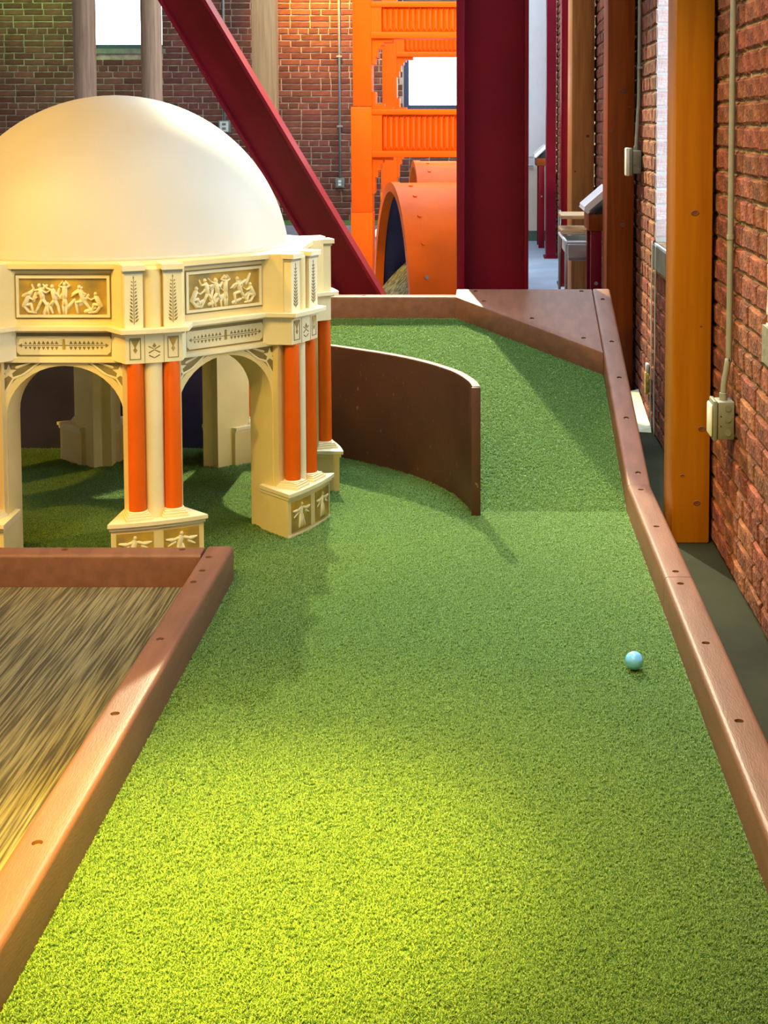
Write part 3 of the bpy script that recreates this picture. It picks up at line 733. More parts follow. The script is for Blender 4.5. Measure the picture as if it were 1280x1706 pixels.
# --- leaf band, cornices, attic (each bay its own panel)
for th in BAY:
    mb = MB(); bayslab(mb, th, 0.609, 0.684, AO, AI)
    fz = obj('frieze_band', mb, M_CREAM, pv)
    mp_ = bay_map(th, AO)
    mb = MB(); orn(mb, mp_, [(-.1535, .6125), (.1535, .6125), (.1535, .6825), (-.1535, .6825)], .001); obj('band_ground', mb, M_OLIVE, fz)
    mb = MB(); c_ = .010
    orn(mb, mp_, [(-.128, .6175), (.126, .6175), (.136, .626), (.139, .662), (.134, .672), (-.136, .672), (-.139, .662), (-.137, .626)], .0022); obj('band_field', mb, M_CREAMW, fz)
    mb = MB(); mz = bay_map(th, AO+.0022)
    orn(mb, mz, [(-.122, .6445), (.122, .6445), (.122, .6465), (-.122, .6465)], .0008)
    for sg in (-1, 1):
        for i in range(8):
            t = sg*(.021+.0128*i); w_ = .0050 if i < 6 else .0040
            orn(mb, mz, [(t-w_, .6495), (t+w_, .6495), (t, .6495+w_*1.9)], .0009)
            orn(mb, mz, [(t-w_, .6415), (t, .6415-w_*1.9), (t+w_, .6415)], .0009)
        orn(mb, mz, [(sg*.131, .6455), (sg*.122, .6515), (sg*.122, .6395)], .0009)
    obj('leaf_garland', mb, M_OLIVE, fz)
    mb = MB(); orn(mb, mz, [(-.004, .634), (.004, .634), (.003, .664), (-.003, .664)], .0016); obj('garland_tie', mb, M_OCHRE, fz)
    # attic slab with relief panel
    mb = MB(); bayslab(mb, th, 0.703, 0.884, AO-.004, AI-.02)
    at_ = obj('attic_wall', mb, M_CREAM, pv)
    ma = bay_map(th, AO-.004)
    mb = MB()
    for (a, b, c, d) in ((-.141, .141, .850, .8545), (-.141, .141, .722, .7265), (-.141, -.1365, .7265, .850), (.1365, .141, .7265, .850)):
        orn(mb, ma, [(a, c), (b, c), (b, d), (a, d)], .0015)
    obj('panel_outline', mb, M_OLIVE, at_)
    mb = MB()
    for (a, b, c, d) in ((-.136, .136, .8415, .8495), (-.136, .136, .727, .735), (-.136, -.128, .735, .8415), (.128, .136, .735, .8415)):
        orn(mb, ma, [(a, c), (b, c), (b, d), (a, d)], .006)
    obj('panel_frame', mb, M_CREAMW, at_)
    mb = MB(); orn(mb, ma, [(-.128, .735), (.128, .735), (.128, .8415), (-.128, .8415)], .001); obj('panel_ground', mb, M_OCHRE, at_)
    mb = MB(); mf = bay_map(th, AO-.003); r2 = random.Random(int(th*100)+3)
    for i, t in enumerate((-.100, -.062, -.030, .004, .056, .094)):
        pose = POSES[(0 if i == 3 else [3, 2, 4, 0, 1, 3][i])]
        figure(mb, mf, (t, .738), .098*r2.uniform(.92, 1.0), pose, .009, flip=1 if i % 2 else -1)
    for i in range(14):
        t = r2.uniform(-.118, .09); z = r2.uniform(.738, .80); a = r2.uniform(.2, 1.4)
        limb(mb, mf, (t, z), (t+.03*cos(a), z+.03*sin(a)), .006, .004, .004)
    obj('relief_figures', mb, M_CREAMW, at_, smooth=True)
    for sg in (-1, 1):
        mb = MB(); orn(mb, ma, [(sg*.1495, .728), (sg*.1530, .745), (sg*.1515, .790), (sg*.1495, .825), (sg*.1475, .790), (sg*.146, .745)], .0012)
        obj('painted_drop', mb, M_OCHRE, at_)
# --- cornices run all the way round
mb = MB()
for th in BAY:
    bayslab(mb, th, 0.684, 0.691, AO+.012, AI); bayslab(mb, th, 0.6912, 0.703, AO+.026, AI)
for ph in ANG:
    corner(mb, ph, 0.727, .086, .56, 0.684, 0.691, splay=-.30); corner(mb, ph, 0.742, .096, .56, 0.6912, 0.7032, splay=-.30)
obj('middle_cornice', mb, M_CREAMW, pv)
mb = MB()
for th in BAY: bayslab(mb, th, 0.864, 0.8702, AO+.006, AI-.02)
obj('upper_grey_moulding', mb, M_GREYLINE, pv)  # grey band just below the upper cornice
mb = MB()
for th in BAY: bayslab(mb, th, 0.8702, 0.885, AO+.016, AI-.08)
mb.lathe([(0.30, .870), (.62, .870), (.62, .8856), (.30, .8856)], 64, (CX, CY), close=False)
obj('upper_cornice', mb, M_CREAM, pv)
# --- corners
for ph in ANG:
    # pedestal
    mb = MB(); corner(mb, ph, .735, .133, .585, 0, .124)
    pd = obj('pedestal', mb, M_CREAM, pv)
    mb = MB(); corner(mb, ph, .741, .138, .585, .1242, .1335); corner(mb, ph, .748, .144, .585, .1345, .146)
    obj('pedestal_cap', mb, M_CREAMW, pd)
    mb = MB(); corner(mb, ph, .7358, .1335, .68, 0, .010); obj('pedestal_foot', mb, M_CREAMW, pd)
    for sg in (-1, 1):
        c0 = sg*.0665; mp_ = arc_map(ph, .735)
        mb = MB()
        for i in range(4):
            a, b = c0-.052+.026*i, c0-.052+.026*(i+1)
            orn(mb, mp_, [(a, .018), (b, .018), (b, .114), (a, .114)], .0014)
        obj('painted_panel', mb, M_OCHRE, pd)
        mb = MB(); mq = arc_map(ph, .7362)
        o_ = (c0, .030)
        limb(mb, mq, (c0-.003, .086), (c0-.006, .062), .009, .008, .004)
        limb(mb, mq, (c0, .098), (c0, .101), .006, .005, .004)
        for dx in (-.010, .0, .010): limb(mb, mq, (c0-.004+dx*.5, .066), (c0+dx*1.3, .030), .005, .0055, .0035)
        for s2 in (-1, 1):
            limb(mb, mq, (c0+s2*.008, .086), (c0+s2*.026, .080), .005, .005, .003)
            limb(mb, mq, (c0+s2*.026, .080), (c0+s2*.044, .084), .008, .003, .003)
            limb(mb, mq, (c0+s2*.020, .074), (c0+s2*.038, .064), .005, .003, .002)
        obj('winged_figure', mb, M_CREAMW, pd, smooth=True)
    # pier behind the columns with a half-round shaft running up to the attic
    mb = MB(); corner(mb, ph, .668, .085, .54, .1462, .605)
    obj('corner_pier', mb, M_CREAM, pv)
    c0 = L2(ph, .678, 0, 0)
    mb = MB(); mb.lathe([(.030, .1464), (.030, .600)], 20, c0[:2]); obj('half_round_shaft', mb, M_CREAMW, pv, auto=40)
    for sg in (-1, 1):
        c1 = L2(ph, .694, sg*.052, 0)
        mb = MB(); prof = [(.0246, .170), (.0246, .30), (.0240, .45), (.0228, .590), (.021, .6015)]
        mb.lathe(prof, 24, c1[:2])
        cl = obj('column', mb, M_COLUMN, pv, auto=40)
        mb = MB()
        for (hw, z0, z1) in ((.038, .1462, .1535), (.034, .1536, .1600), (.030, .1601, .1650)):
            mb.prism([L2(ph, .694+dn*hw, sg*.052+dt*hw, 0)[:2] for dn, dt in ((-1, -1), (1, -1), (1, 1), (-1, 1))], z0, z1)
        mb.lathe([(.0285, .1651), (.0295, .1675), (.0265, .1698)], 24, c1[:2])
        obj('column_base', mb, M_CREAMW, cl)
    # entablature block with three painted fields
    mb = MB(); corner(mb, ph, .716, .081, .585, .602, .684, splay=-.30)
    eb = obj('entablature_block', mb, M_CREAMW, pv)
    mp_ = arc_map(ph, .716); mb = MB()
    for sg in (-1, 1):
        c0 = sg*.054
        for (a, b, c, d) in ((-.016, .016, .674, .6765), (-.016, .016, .6135, .616), (-.016, -.0137, .616, .674), (.0137, .016, .616, .674)):
            orn(mb, mp_, [(c0+a, c), (c0+b, c), (c0+b, d), (c0+a, d)], .0012)
        orn(mb, mp_, [(sg*.0275-.0006, .603), (sg*.0275+.0006, .603), (sg*.0275+.0006, .684), (sg*.0275-.0006, .684)], .0008)
    orn(mb, mp_, [(0, .660), (-.006, .651), (0, .646), (.006, .651)], .0012)
    for s2 in (-1, 1):
        limb(mb, mp_, (s2*.015, .650), (s2*.002, .643), .0018, .0012, .0015); limb(mb, mp_, (s2*.015, .632), (s2*.001, .640), .002, .0014, .0015); limb(mb, mp_, (s2*.014, .624), (s2*.001, .617), .002, .0014, .0015)
    obj('painted_fields', mb, M_OLIVE, eb)
    mb = MB()
    for sg in (-1, 1):
        c0 = sg*.054; orn(mb, mp_, [(c0-.0135, .6735), (c0, .645), (c0+.0135, .6735)], .0009); orn(mb, mp_, [(c0, .632), (c0+.006, .641), (c0, .650), (c0-.006, .641)], .0013)
    obj('painted_pendants', mb, M_OCHRE, eb)
    # attic corner: two pilasters and the half-round shaft
    mb = MB(); corner(mb, ph, .690, .086, .57, .7034, .884, splay=-.30)
    ac = obj('attic_corner', mb, M_CREAM, pv)
    for sg in (-1, 1):
        c0 = sg*.0555
        mb = MB(); mb.prism([L2(ph, n_, c0+t_, 0)[:2] for n_, t_ in ((.66, -.026), (.712, -.026), (.712, .026), (.66, .026))], .7036, .862)
        pl = obj('pilaster', mb, M_CREAMW, ac)
        mb = MB(); mb.prism([L2(ph, n_, c0+t_, 0)[:2] for n_, t_ in ((.66, -.0285), (.716, -.0285), (.716, .0285), (.66, .0285))], .8622, .8705)
        obj('pilaster_neck', mb, M_GREYLINE, pl)
        mb = MB(); mb.prism([L2(ph, n_, c0+t_, 0)[:2] for n_, t_ in ((.60, -.032), (.724, -.032), (.724, .032), (.60, .032))], .8707, .886)
        obj('pilaster_cap', mb, M_CREAMW, pl)
        mb = MB(); mm = lambda t, z, h: L2(ph, .712+h, c0+t, z)
        orn(mb, mm, [(-.0011, .716), (.0011, .716), (.0006, .850), (-.0006, .850)], .0009)
        for i in range(12):
            z = .720+.0105*i; s_ = 1.0-.055*i
            for s2 in (-1, 1):
                d = .0175*s_; orn(mb, mm, leaf((s2*.002, z), pi/2-s2*.75, .0155*s_+.002, .0028*s_+.0006), .0009)
        orn(mb, mm, leaf((0, .846), pi/2, .010, .002), .0009)
        obj('leaf_sprig', mb, M_OLIVE, pl)
    c0 = L2(ph, .682, 0, 0)
    mb = MB(); mb.lathe([(.029, .7036), (.029, .872), (.022, .879)], 20, c0[:2]); obj('half_round_shaft', mb, M_CREAM, pv, auto=40)
# --- dome
Rd, zc = 0.567, 0.815
prof = [(0.578, .886), (0.578, .890), (0.566, .8925)]
a0 = math.asin((.894-zc)/Rd)
for i in range(29):
    a = a0+(pi/2-a0)*i/28*.985; prof.append((Rd*cos(a), zc+Rd*sin(a)))
mb = MB(); mb.lathe(prof, 96, (CX, CY), close=False)
k = len(prof); mb.add([], [])
mb.f.append(tuple(j*k+k-1 for j in range(96))); mb.t.append(0)
obj('dome', mb, M_DOME, pv, auto=35)

# ------------------------------------------------------------------ golf ball
bm = bmesh.new(); bmesh.ops.create_icosphere(bm, subdivisions=5, radius=0.02135)
me_v = [v.co.copy() for v in bm.verts]; fcs = [[v.index for v in f.verts] for f in bm.faces]; bm.free()
gold = (1+sqrt(5))/2; dmp = []
ND = 180
for i in range(ND):
    z = 1-2*(i+.5)/ND; ph = 2*pi*i/gold; q = sqrt(1-z*z); dmp.append(Vector((q*cos(ph), q*sin(ph), z)))
BC = Vector((0.357, 3.178, 0.0270))
mb = MB(); vv = []
for v in me_v:
    n_ = v.normalized(); c_ = max(n_.dot(d) for d in dmp); a_ = math.acos(min(1, c_))
    dep = 0.00022*max(0, 1-(a_/0.085)**2)
    vv.append(BC+n_*(0.02135-dep))
mb.add(vv, fcs)
single('golf_ball', mb, M_BALL, (BC.x, BC.y, BC.z-.02135), 'light blue golf ball resting on the turf near the right border', 'ball', smooth=True)

# ------------------------------------------------------------------ timber posts along the right wall
def knot(par, x, y, z, r, face='y'):
    mb = MB(); n = 12
    ring = lambda rr, d: [(x+rr*cos(2*pi*i/n), y-d, z+rr*.75*sin(2*pi*i/n)) for i in range(n)]
    a, b, c = ring(r, 0.0), ring(r*.8, .0012), ring(r*.45, .0006)
    mb.add(a+b+c, [tuple(range(2*n, 3*n))]+[(k*n+i, k*n+(i+1) % n, (k+1)*n+(i+1) % n, (k+1)*n+i) for k in range(2) for i in range(n)])
    obj('knot', mb, M_KNOT, par)
def post(x0, x1, y0, y1, z0, m, label, name='timber_post', group=None):
    p = thing(name, ((x0+x1)/2, (y0+y1)/2, z0), label, 'post', group)
    obj('shaft', MB().bbox(x0, x1, y0, y1, z0, ZC-.002, .006, 2), m, p, auto=35); return p
p1 = post(.578, .694, 4.155, 4.345, .004, M_TIMBER, 'amber square timber post nearest the camera, standing on the ledge by the brick wall')
for x, z, r in ((.640, 1.02, .013), (.668, .36, .012), (.655, .13, .012), (.610, .215, .007), (.662, .675, .004)): knot(p1, x, 4.155, z, r)
p2 = post(.566, .690, 6.30, 6.52, -.012, M_TIMBER2, 'reddish brown timber post behind the far right end of the border')
for x, z, r in ((.640, 1.432, .017), (.582, 1.25, .008), (.612, 1.56, .008), (.668, 1.36, .007), (.640, .82, .014), (.66, 1.15, .007)): knot(p2, x, 6.30, z, r)
p3 = post(.552, .692, 8.60, 9.02, -.012, M_TIMBER3, 'honey coloured timber post behind the sloping white sign stand')
for x, z, r in ((.652, 1.20, .012), (.575, .98, .006)): knot(p3, x, 8.60, z, r)
def steel_post(x0, x1, y0, y1, label):
    t = thing('steel_post', ((x0+x1)/2, (y0+y1)/2, -.012), label, 'post')
    mb = MB(); mb.box(x0, x0+.012, y0, y1, -.012, ZC-.002).box(x1-.012, x1, y0, y1, -.012, ZC-.002).box(x0+.012, x1-.012, (y0+y1)/2-.006, (y0+y1)/2+.006, -.012, ZC-.002)
    mb.box(x0+.012, x1-.012, y0, y0+.010, -.012, ZC-.002)
    obj('shaft', mb, M_MAROON, t)
    obj('base_plate', MB().box(x0-.02, min(x1+.02, XR-.002), y0-.02, y1+.02, -.0118, .006), M_MAROON, t)
steel_post(.615, .690, 10.85, 11.05, 'narrow maroon steel post against the right wall, just past the honey timber post')
steel_post(.600, .690, 13.05, 13.25, 'farther narrow maroon steel post beside the pale end wall')

# ------------------------------------------------------------------ maroon steel column and brace
cs = thing('steel_column', (.043, 6.30, -.012), 'thick maroon painted steel column standing behind the far border', 'column')
obj('flange', MB().bbox(-.118, -.082, 6.14, 6.46, -.012, ZC-.002, .004), M_MAROON, cs, auto=40)
obj('flange', MB().bbox(.184, .203, 6.14, 6.46, -.012, ZC-.002, .004), M_MAROON, cs, auto=40)
obj('web', MB().box(-.082, .184, 6.245, 6.262, -.012, ZC-.002), M_MAROON, cs)
br = thing('diagonal_brace', (-.25, 6.31, 0.0), 'maroon steel beam slanting down from upper left behind the dome', 'beam')
A = Vector((-.584-.589*(3.6-.539), 6.3, 3.6)); B = Vector((-.584+.589*.50, 6.3, .039))
d = (B-A).normalized(); nn = Vector((-d.z, 0, d.x))  # perpendicular in the frame plane, pointing up right
if nn.x < 0: nn = -nn
def beam_box(o0, o1, y0, y1):
    pts = []
    for P_ in (A, B):
        for o_, y_ in ((o0, y0), (o1, y0), (o1, y1), (o0, y1)): pts.append((P_.x+nn.x*o_, y_, P_.z+nn.z*o_))
    return MB().slab(pts[:4], pts[4:])
obj('web', beam_box(-.078, .078, 6.295, 6.309), M_MAROON, br)
obj('top_flange', beam_box(.0782, .092, 6.22, 6.39), M_MAROON, br)
obj('bottom_flange', beam_box(-.092, -.0782, 6.22, 6.39), M_MAROON, br)

# ------------------------------------------------------------------ orange bridge towers
def bridge_tower(y, label):
    t = thing('bridge_tower', (-.405, y, -.012), label, 'tower')
    x0, x1, d = -.955, -.805, .22; xr0, xr1 = -.005, .145
    for (a, b) in ((x0, x1), (xr0, xr1)):
        lg_ = obj('tower_leg', MB().bbox(a+.016, b, y, y+d, 1.40, 3.4, .004), M_ORANGE, t, auto=40)
        obj('leg_lower', MB().bbox(a, b, y-.004, y+d+.004, .63, 1.395, .005), M_ORANGE, lg_, auto=40)
        obj('leg_foot', MB().bbox(a-.004, b+.002, y-.012, y+d+.012, -.012, .628, .006), M_ORANGE, lg_, auto=40)
    for i, (z0, z1) in enumerate(((1.886, 2.150), (1.030, 1.378), (2.75, 3.05))):
        bm_ = obj('cross_beam', MB().box(x1-.002, xr0+.002, y+.03, y+d-.03, z0+.002, z1-.002), M_ORANGE, t)
        obj('beam_band', MB().bbox(x1-.001, xr0+.001, y-.004, y+.03, z1-.040, z1, .004), M_ORANGE, bm_, auto=40)
        obj('beam_band', MB().bbox(x1-.001, xr0+.001, y-.004, y+.03, z0, z0+.047, .004), M_ORANGE, bm_, auto=40)
        obj('beam_end', MB().box(x1, x1+.075, y+.002, y+.0299, z0+.0472, z1-.0402), M_ORANGE, bm_)
        obj('beam_end', MB().box(xr0-.075, xr0, y+.002, y+.0299, z0+.0472, z1-.0402), M_ORANGE, bm_)
        n = 16; w = (xr0-x1-.15)/n; me = None
        zb, zt = z0+.0475, z1-.0405
        for k in range(n):
            xa = x1+.075+w*k
            if me is None:
                mb = MB(); yb_ = y+.0298; yf_ = y+.010
                vs = [(xa, yb_, zb), (xa+w, yb_, zb), (xa+w, yb_, zt), (xa, yb_, zt), (xa+w/2, yf_, zb+.030), (xa+w/2, yf_, zt-.030)]
                mb.add(vs, [(0, 1, 4), (1, 2, 5, 4), (2, 3, 5), (3, 0, 4, 5), (3, 2, 1, 0)])
                f0 = obj('flute', mb, M_ORANGE, bm_); me = f0.data
            else:
                c = f0.copy(); COL.objects.link(c); c.parent = bm_; c.location = Vector((w*k, 0, 0))
    # stepped brackets in the corners of the openings
    def bracket(zc_, sx, dn, steps):
        xe = x1-.001 if sx > 0 else xr0+.001; poly = [(0, 0)]; z_ = 0
        for w_, h_ in steps:
            poly.append((w_, z_)); z_ += h_; poly.append((w_, z_))
        poly.append((0, z_))
        pl = [(xe+sx*p[0], zc_+dn*p[1]) for p in poly]
        lo = [(p[0], y+.02, p[1]) for p in pl]; hi = [(p[0], y+d-.02, p[1]) for p in pl]
        obj('bracket', MB().slab(lo, hi), M_ORANGE, t)
    for sx in (1, -1):
        bracket(1.885, sx, -1, ((.152, .024), (.087, .020), (.066, .028), (.042, .06), (.026, .05)))
        bracket(1.379, sx, 1, ((.157, .018), (.091, .022), (.028, .085)))
        bracket(1.029, sx, -1, ((.148, .020), (.080, .022), (.062, .05), (.042, .05), (.020, .12)))
        bracket(2.749, sx, -1, ((.152, .024), (.087, .020), (.066, .028), (.042, .06), (.026, .05)))
    return t
bridge_tower(10.0, 'nearer orange bridge tower with fluted crossbeams, left of the maroon column')
bridge_tower(12.9, 'farther orange bridge tower seen through the openings of the nearer one')

# orange half barrels under the bridge
def barrel(cx, cy, ang, a, b, ln, th, label, floor=True):
    """half-elliptic shell; opening at (cx,cy); the axis runs at ang from +X"""
    t = thing('barrel_tunnel', (cx, cy, -.012), label, 'tunnel')
    ax = Vector((cos(ang), sin(ang))); sd = Vector((sin(ang), -cos(ang)))   # sd points to the camera side
    n = 36
    def sec(aa, bb, s, flare=0.0):
        out = []
        for i in range(n+1):
            q = pi*i/n; u = aa*cos(q); z = bb*sin(q)
            out.append((cx+ax.x*s+sd.x*u, cy+ax.y*s+sd.y*u, z-.010))
        return out
    def shell(aa, bb, th_, s0, s1, smooth_=True):
        o0, o1 = sec(aa, bb, s0), sec(aa, bb, s1); i0, i1 = sec(aa-th_, bb-th_, s0), sec(aa-th_, bb-th_, s1)
        vs = o0+o1+i0+i1; m_ = n+1; fs = []
        for i in range(n):
            fs += [(i, i+1, m_+i+1, m_+i), (2*m_+i, 3*m_+i, 3*m_+i+1, 2*m_+i+1), (i, 2*m_+i, 2*m_+i+1, i+1), (m_+i, m_+i+1, 3*m_+i+1, 3*m_+i)]
        fs += [(0, m_, 3*m_, 2*m_), (n, 2*m_+n, 3*m_+n, m_+n)]
        return MB().add(vs, fs)
    sh = obj('shell', shell(a, b, th*.45, 0.0, ln), M_ORANGE2, t, auto=40)
    obj('rim', shell(a+.006, b+.006, th, -.055, -.0005), M_ORANGE2, t, auto=40)
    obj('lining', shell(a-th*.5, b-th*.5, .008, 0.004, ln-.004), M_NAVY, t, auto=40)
    for q in (18, 26, 40, 54, 68, 80):
        q_ = R(q); P = Vector((cx+ax.x*.05+sd.x*a*cos(q_), cy+ax.y*.05+sd.y*a*cos(q_), b*sin(q_)-.010))
        nrm_ = Vector((sd.x*cos(q_)/a, sd.y*cos(q_)/a, sin(q_)/b)).normalized()
        obj('bolt', MB().tube([P-nrm_*.004, P+nrm_*.006], .013, 8), M_SCREW if q < 30 else M_ORANGE2, t)
    if floor:
        mb = MB(); w = a-th-.03; k = 10; vs = []
        for i in range(k+1):
            s = -.02+(ln-.1)*i/k; z = .20+.34*(1-(1-i/k)**2)
            wz = w*sqrt(max(0.05, 1-((z+.03)/(b-th))**2))
            for u in (-wz, wz): vs.append((cx+ax.x*s+sd.x*u, cy+ax.y*s+sd.y*u, z))
            for u in (wz, -wz): vs.append((cx+ax.x*s+sd.x*u, cy+ax.y*s+sd.y*u, -.010))
        fs = [(i*4+j, i*4+(j+1) % 4, (i+1)*4+(j+1) % 4, (i+1)*4+j) for i in range(k) for j in range(4)]+[(3, 2, 1, 0), (4*k, 4*k+1, 4*k+2, 4*k+3)]
        mb.add(vs, fs); obj('carpet_ramp', mb, M_CARPET2, t)
        for (s, z0, z1) in ((.30, .34, .48), (.42, .54, .66)):
            q_ = math.asin(.5*(z0+z1)/(b-th)); u = (a-th*.5-.012)*cos(q_)
            # white stickers on the far lining
            P = [(cx+ax.x*(s+ds)-sd.x*0+sd.x*uu, cy+ax.y*(s+ds)+sd.y*uu, z) for ds, z in ((0, z0), (.05, z0), (.05, z1), (0, z1)) for uu in [(a-th*.5-.010)*cos(math.asin(min(.99, (z+.01)/(b-th*.5-.010))))]]
            P2 = [(p[0]-sd.x*.002, p[1]-sd.y*.002, p[2]-.001) for p in P]
            obj('sticker', MB().slab(P, P2), M_WHITE, t)
    return t
M_CARPET2 = mat('gold_brushed_carpet', (0.42, 0.32, 0.14), 0.9, col2=(0.10, 0.075, 0.03), vscale=30, bump=1.0, bscale=60, lo=0.38, hi=0.62)
barrel(-.515, 8.47, R(14), .655, .925, .62, .058, 'large orange half barrel tunnel with bolted edge and brown carpet inside')
barrel(-.50, 10.95, R(8), .66, .985, .62, .05, 'second orange barrel, only its crest showing behind the large one', floor=False)

# raised border in front of the back wall
gb = thing('raised_kerb', (-2.8, 14.3, -.012), 'low grey kerb with a green turf top along the far brick wall', 'kerb')
obj('kerb_body', MB().bbox(-6.6, -.1, 14.1, 14.7, -.012, .222, .006), M_GREYCURB, gb, auto=40)
obj('turf_top', MB().box(-6.58, -.12, 14.12, 14.68, .2225, .236), bpy.data.materials['turf_backing'], gb)
wbx = thing('white_crate', (-.905, 12.2, -.012), 'small white crate on the floor just right of the near bridge leg', 'crate')
obj('crate_body', MB().bbox(-.965, -.84, 12.16, 12.30, -.012, .16, .006), M_WHITE, wbx, auto=40)
obj('crate_post', MB().box(-.965, -.955, 12.16, 12.30, .1602, .30), M_WHITE, wbx)
obj('crate_inner', MB().box(-.954, -.84, 12.24, 12.28, .1602, .27), M_FRAME, wbx)
obj('crate_lid', MB().bbox(-.955, -.84, 12.16, 12.30, .2702, .33, .006), M_WHITE, wbx, auto=40)

# timber posts before the back wall
def log(x, y, r, label):
    t = thing('round_post', (x, y, -.012), label, 'post')
    mb = MB(); pr = [(r*(1+.03*math.sin(z*2.1+x)), z) for z in [-.012+i*.25 for i in range(17)]]; mb.lathe(pr, 14, (x, y))
    obj('shaft', mb, M_LOG, t, smooth=False, auto=50)
log(-3.787, 13.2, .106, 'thick weathered round timber post left of the far left window')
log(-3.152, 13.2, .098, 'second weathered round timber post, crossing the right part of the far left window')
tp = post(-2.292, -2.060, 13.75, 13.98, -.012, M_SLAT2 if False else wood_mat('tan_timber', (.46, .26, .11), (.32, .17, .07), .6), 'tan square timber post between the slanting brace and the brick wall')

# ------------------------------------------------------------------ conduits and electrical boxes
def back_conduit(x, zb, label1, label2, sz):
    c = thing('conduit_pipe', (x, YB-.02, zb), label1, 'pipe')
    obj('pipe', MB().tube([(x, YB-.022, zb), (x, YB-.022, ZC-.003)], .0135, 10), M_CONDUIT, c, smooth=True)
    for z in (zb+.55, zb+1.3): obj('strap', MB().bbox(x-.03, x+.03, YB-.040, YB-.002, z, z+.02, .003), M_CONDUIT, c)
    b = thing('outlet_box', (x, YB-.03, zb-sz), label2, 'electrical box')
    obj('box_body', MB().bbox(x-sz*.5, x+sz*.5, YB-.062, YB-.002, zb-sz*1.05, zb-.001, .006), M_BOX, b, auto=40)
    pl = obj('cover_plate', MB().bbox(x-sz*.36, x+sz*.36, YB-.067, YB-.0622, zb-sz*.95, zb-sz*.1, .002), M_PLATE if sz > .11 else M_BOX, b)
    for dz in (.34, .70): obj('socket', MB().bbox(x-sz*.16, x+sz*.16, YB-.071, YB-.0672, zb-sz*dz-.012, zb-sz*dz+.014, .002), M_PLATE if sz < .11 else M_BOX, pl)
back_conduit(-2.797, 1.298, 'thin grey conduit running down the far brick wall left of the slanting brace', 'small pale switch box on the brick just above the dome', .13)
back_conduit(-1.552, .672, 'thin pale conduit down the bricks left of the orange bridge', 'small grey outlet box at the foot of the conduit left of the bridge', .10)

def right_conduit(pts, r, label):
    c = thing('conduit_pipe', pts[0], label, 'pipe')
    P = smooth_path3(pts)
    obj('pipe', MB().tube(P, r, 14), M_CONDUIT, c, smooth=True); return c
def smooth_path3(P, n=6):
    out = []
    for i in range(len(P)-1):
        p0 = Vector(P[max(i-1, 0)]); p1 = Vector(P[i]); p2 = Vector(P[i+1]); p3 = Vector(P[min(i+2, len(P)-1)])
        for k in range(n):
            t = k/n; out.append(0.5*((2*p1)+(p2-p0)*t+(2*p0-5*p1+4*p2-p3)*t*t+(3*p1-p0-3*p2+p3)*t**3))
    out.append(Vector(P[-1])); return out
def wall_box(x0, x1, y0, y1, z0, z1, label, tall):
    b = thing('switch_box', ((x0+x1)/2, (y0+y1)/2, z0), label, 'electrical box')
    bb = obj('box_body', MB().bbox(x0, x1, y0, y1, z0, z1, .004), M_BOX, b, auto=40)
    h = z1-z0
    # knock-outs and screw dots on the side towards the room's front
    yk = y0-.0008
    for (fx, fz, r) in ((.62, .18, .0095), (.62, .55, .0095), (.62, .84, .0095)):
        xx, zz = x0+(x1-x0)*fx, z0+h*fz
        obj('knockout', MB().tube([(xx, y0+.0005, zz), (xx, y0-.0016, zz)], r, 16), M_BOX, bb)
    for fz in (.36, .62):
        obj('screw_hole', MB().tube([(x0+(x1-x0)*.2, y0+.0004, z0+h*fz), (x0+(x1-x0)*.2, y0-.0009, z0+h*fz)], .0022, 8), M_HOLE, bb)
    cp_ = obj('cover_plate', MB().bbox(x0-.012, x0-.0005, y0-.004, y1+.004, z0-.003+(-.006 if tall else 0), z1+.003+(.008 if tall else 0), .003), M_BOX, b, auto=40)
    obj('cover_face', MB().bbox(x0-.030 if tall else x0-.020, x0-.0125, y0-(-.003), y1-.003, z0-(.010 if tall else -.008), z1+(.012 if tall else -.008), .005), M_PLATE, b, auto=40)
    return b
wall_box(.655, .7025, 3.805, 3.875, .408, .515, 'grey switch box low on the brick wall, right of the nearest timber post', False)
c1 = right_conduit([(.676, 3.838, .514), (.678, 3.838, .56), (.688, 3.838, .63), (.691, 3.838, .72), (.691, 3.838, 1.6), (.691, 3.838, 2.6), (.691, 3.838, ZC-.005)], .0088, 'silver conduit down the brick wall to the low grey switch box')
obj('connector', MB().tube([(.676, 3.838, .5155), (.676, 3.838, .535)], .0115, 14), M_CONDUIT, c1, auto=40)
for z in (.968, 1.9): obj('strap', MB().tube([(.691, 3.838, z), (.691, 3.838, z+.012)], .0112, 14).box(.69, .7045, 3.842, 3.872, z+.001, z+.011), M_CONDUIT, c1)
wall_box(.664, .7025, 6.12, 6.19, 1.062, 1.165, 'pale switch box with a white cover in front of the reddish timber post', True)
c2 = right_conduit([(.682, 6.155, 1.164), (.684, 6.155, 1.20), (.690, 6.155, 1.33), (.6935, 6.155, 1.45), (.6935, 6.155, 2.2), (.6935, 6.155, ZC-.005)], .0085, 'silver conduit running down to the box with the white cover')
obj('connector', MB().tube([(.682, 6.155, 1.1655), (.682, 6.155, 1.185)], .011, 14), M_CONDUIT, c2, auto=40)
obj('strap', MB().tube([(.6935, 6.155, 1.525), (.6935, 6.155, 1.537)], .0108, 14).box(.69, .7045, 6.12, 6.152, 1.526, 1.536), M_CONDUIT, c2)
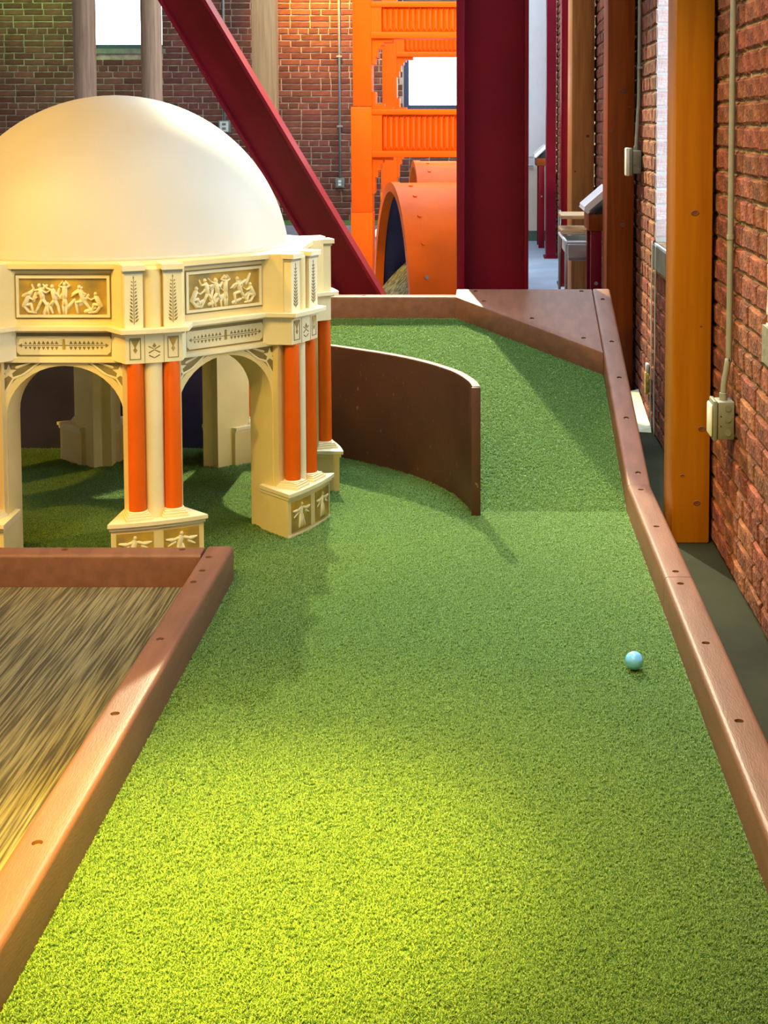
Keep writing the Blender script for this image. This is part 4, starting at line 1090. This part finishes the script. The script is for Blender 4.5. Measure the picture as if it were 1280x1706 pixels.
# two thin cables down the bricks below the window, and pieces at the wall foot
for k, (y, lab) in enumerate(((5.70, 'thin pale cable down the bricks below the window, farther of two'), (5.58, 'thin pale cable down the bricks below the window, nearer of two'))):
    single('cable', MB().tube(smooth_path3([(.7015, y, .80), (.7012, y+.01, .55), (.7015, y+.005, .35), (.7010, y+.02, .18), (.7015, y+.01, .005)]), .0028, 6), M_WIRE, (.7015, y, .005), lab, 'cable', smooth=True)
sp = MB(); sp.slab([(.62, 5.68, .0045), (.70, 5.66, .0045), (.703, 6.20, .0045), (.60, 6.22, .0045)], [(.625, 5.70, .012), (.70, 5.68, .022), (.703, 6.18, .085), (.61, 6.20, .060)])
single('stone_wedge', sp, M_RUBBLE, (.66, 5.95, .0045), 'pale wedge of plaster at the foot of the brick wall behind the nearest post', 'wedge')
yp = thing('cable_clip', (.7000, 5.82, .14), 'small yellow cable clip on the bricks below the window', 'clip')
obj('clip_body', MB().bbox(.690, .7035, 5.78, 5.83, .14, .23, .003), M_YELLOW, yp, auto=40)
obj('clip_cap', MB().bbox(.692, .7035, 5.785, 5.825, .231, .27, .003), M_WIRE, yp, auto=40)

# ------------------------------------------------------------------ sign stands and club rack by the right wall
def sign_stand(x0, x1, y0, y1, zt, leg0, leg1, label):
    """sloping white sign board on a wooden apron, legs maroon; low side x0"""
    t = thing('sign_stand', ((x0+x1)/2, (y0+y1)/2, -.012), label, 'sign')
    rise = (x1-x0)*.95
    lo = [(x0-.012, zt), (x1, zt+rise), (x1-.018, zt+rise+.024), (x0-.030, zt+.022)]
    bd = obj('sign_board', MB().slab([(p[0], y0, p[1]) for p in lo], [(p[0], y1, p[1]) for p in lo]), M_WHITE, t)
    lp = [(x0-.032, zt+.004), (x0-.012, zt-.012), (x0-.004, zt-.002), (x0-.024, zt+.026)]
    obj('board_lip', MB().slab([(p[0], y0-.004, p[1]) for p in lp], [(p[0], y1+.004, p[1]) for p in lp]), M_WHITE, bd)
    obj('apron', MB().bbox(x0-.008, x1, y0+.01, y1-.01, zt-.095, zt-.014, .004), M_TIMBER2, t, auto=40)
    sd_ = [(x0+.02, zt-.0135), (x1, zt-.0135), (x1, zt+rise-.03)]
    obj('side_panel', MB().slab([(p[0], y0+.012, p[1]) for p in sd_], [(p[0], y1-.012, p[1]) for p in sd_]), M_DARK, t)  # black triangular panel under the sloping board
    for yy in (y0+.012, y1-.06):
        l_ = obj('leg', MB().bbox(leg0, leg1, yy, yy+.048, -.012, zt-.0955, .004), M_MAROON, t, auto=40)
        obj('bolt', MB().tube([((leg0+leg1)/2, yy+.001, .52), ((leg0+leg1)/2, yy-.006, .52)], .009, 8), M_CONDUIT, l_)
    return t
sign_stand(.512, .610, 6.56, 6.88, .865, .516, .568, 'white sloping sign stand on maroon legs just behind the reddish timber post')
sign_stand(.553, .655, 14.10, 14.55, .925, .570, .630, 'far white sloping sign stand at the end of the walkway')
rk = thing('club_rack', (.50, 7.2, -.012), 'rack of two pale boards over a white tray beside the sloping sign', 'rack')
for z in (.803, .727): obj('shelf_board', MB().bbox(.408, .572, 7.20, 7.50, z-.020, z, .006), M_SLAT, rk, auto=40)
obj('upright', MB().box(.552, .560, 7.186, 7.199, .700, .800), M_WHITE, rk)
for (x, y) in ((.419, 6.93), (.419, 7.52), (.597, 7.05), (.597, 7.52)):
    obj('leg', MB().tube([(x, y, -.011), (x, y, .684 if y < 7.1 else .81)], .0075, 10), M_CONDUIT, rk, smooth=True)
for (a, b) in (((.419, 6.93, .684), (.597, 6.93, .684)), ((.419, 7.52, .684), (.597, 7.52, .684)), ((.419, 6.93, .684), (.419, 7.52, .684)), ((.597, 6.93, .684), (.597, 7.52, .684))):
    obj('frame_bar', MB().tube([a, b], .0085, 10), M_WHITE, rk, smooth=True)
tr = MB(); tr.box(.430, .592, 6.942, 6.948, .606, .672).box(.430, .436, 6.948, 7.50, .606, .672).box(.586, .592, 6.948, 7.50, .606, .672).box(.436, .586, 7.494, 7.50, .606, .672).box(.436, .586, 6.948, 7.494, .606, .612)
obj('tray', tr, mat('pale_green_tray', (.62, .66, .58), .5), rk)
obj('tray_edge', MB().bbox(.432, .592, 6.930, 6.9415, .592, .612, .004), M_CONDUIT, rk, auto=40)
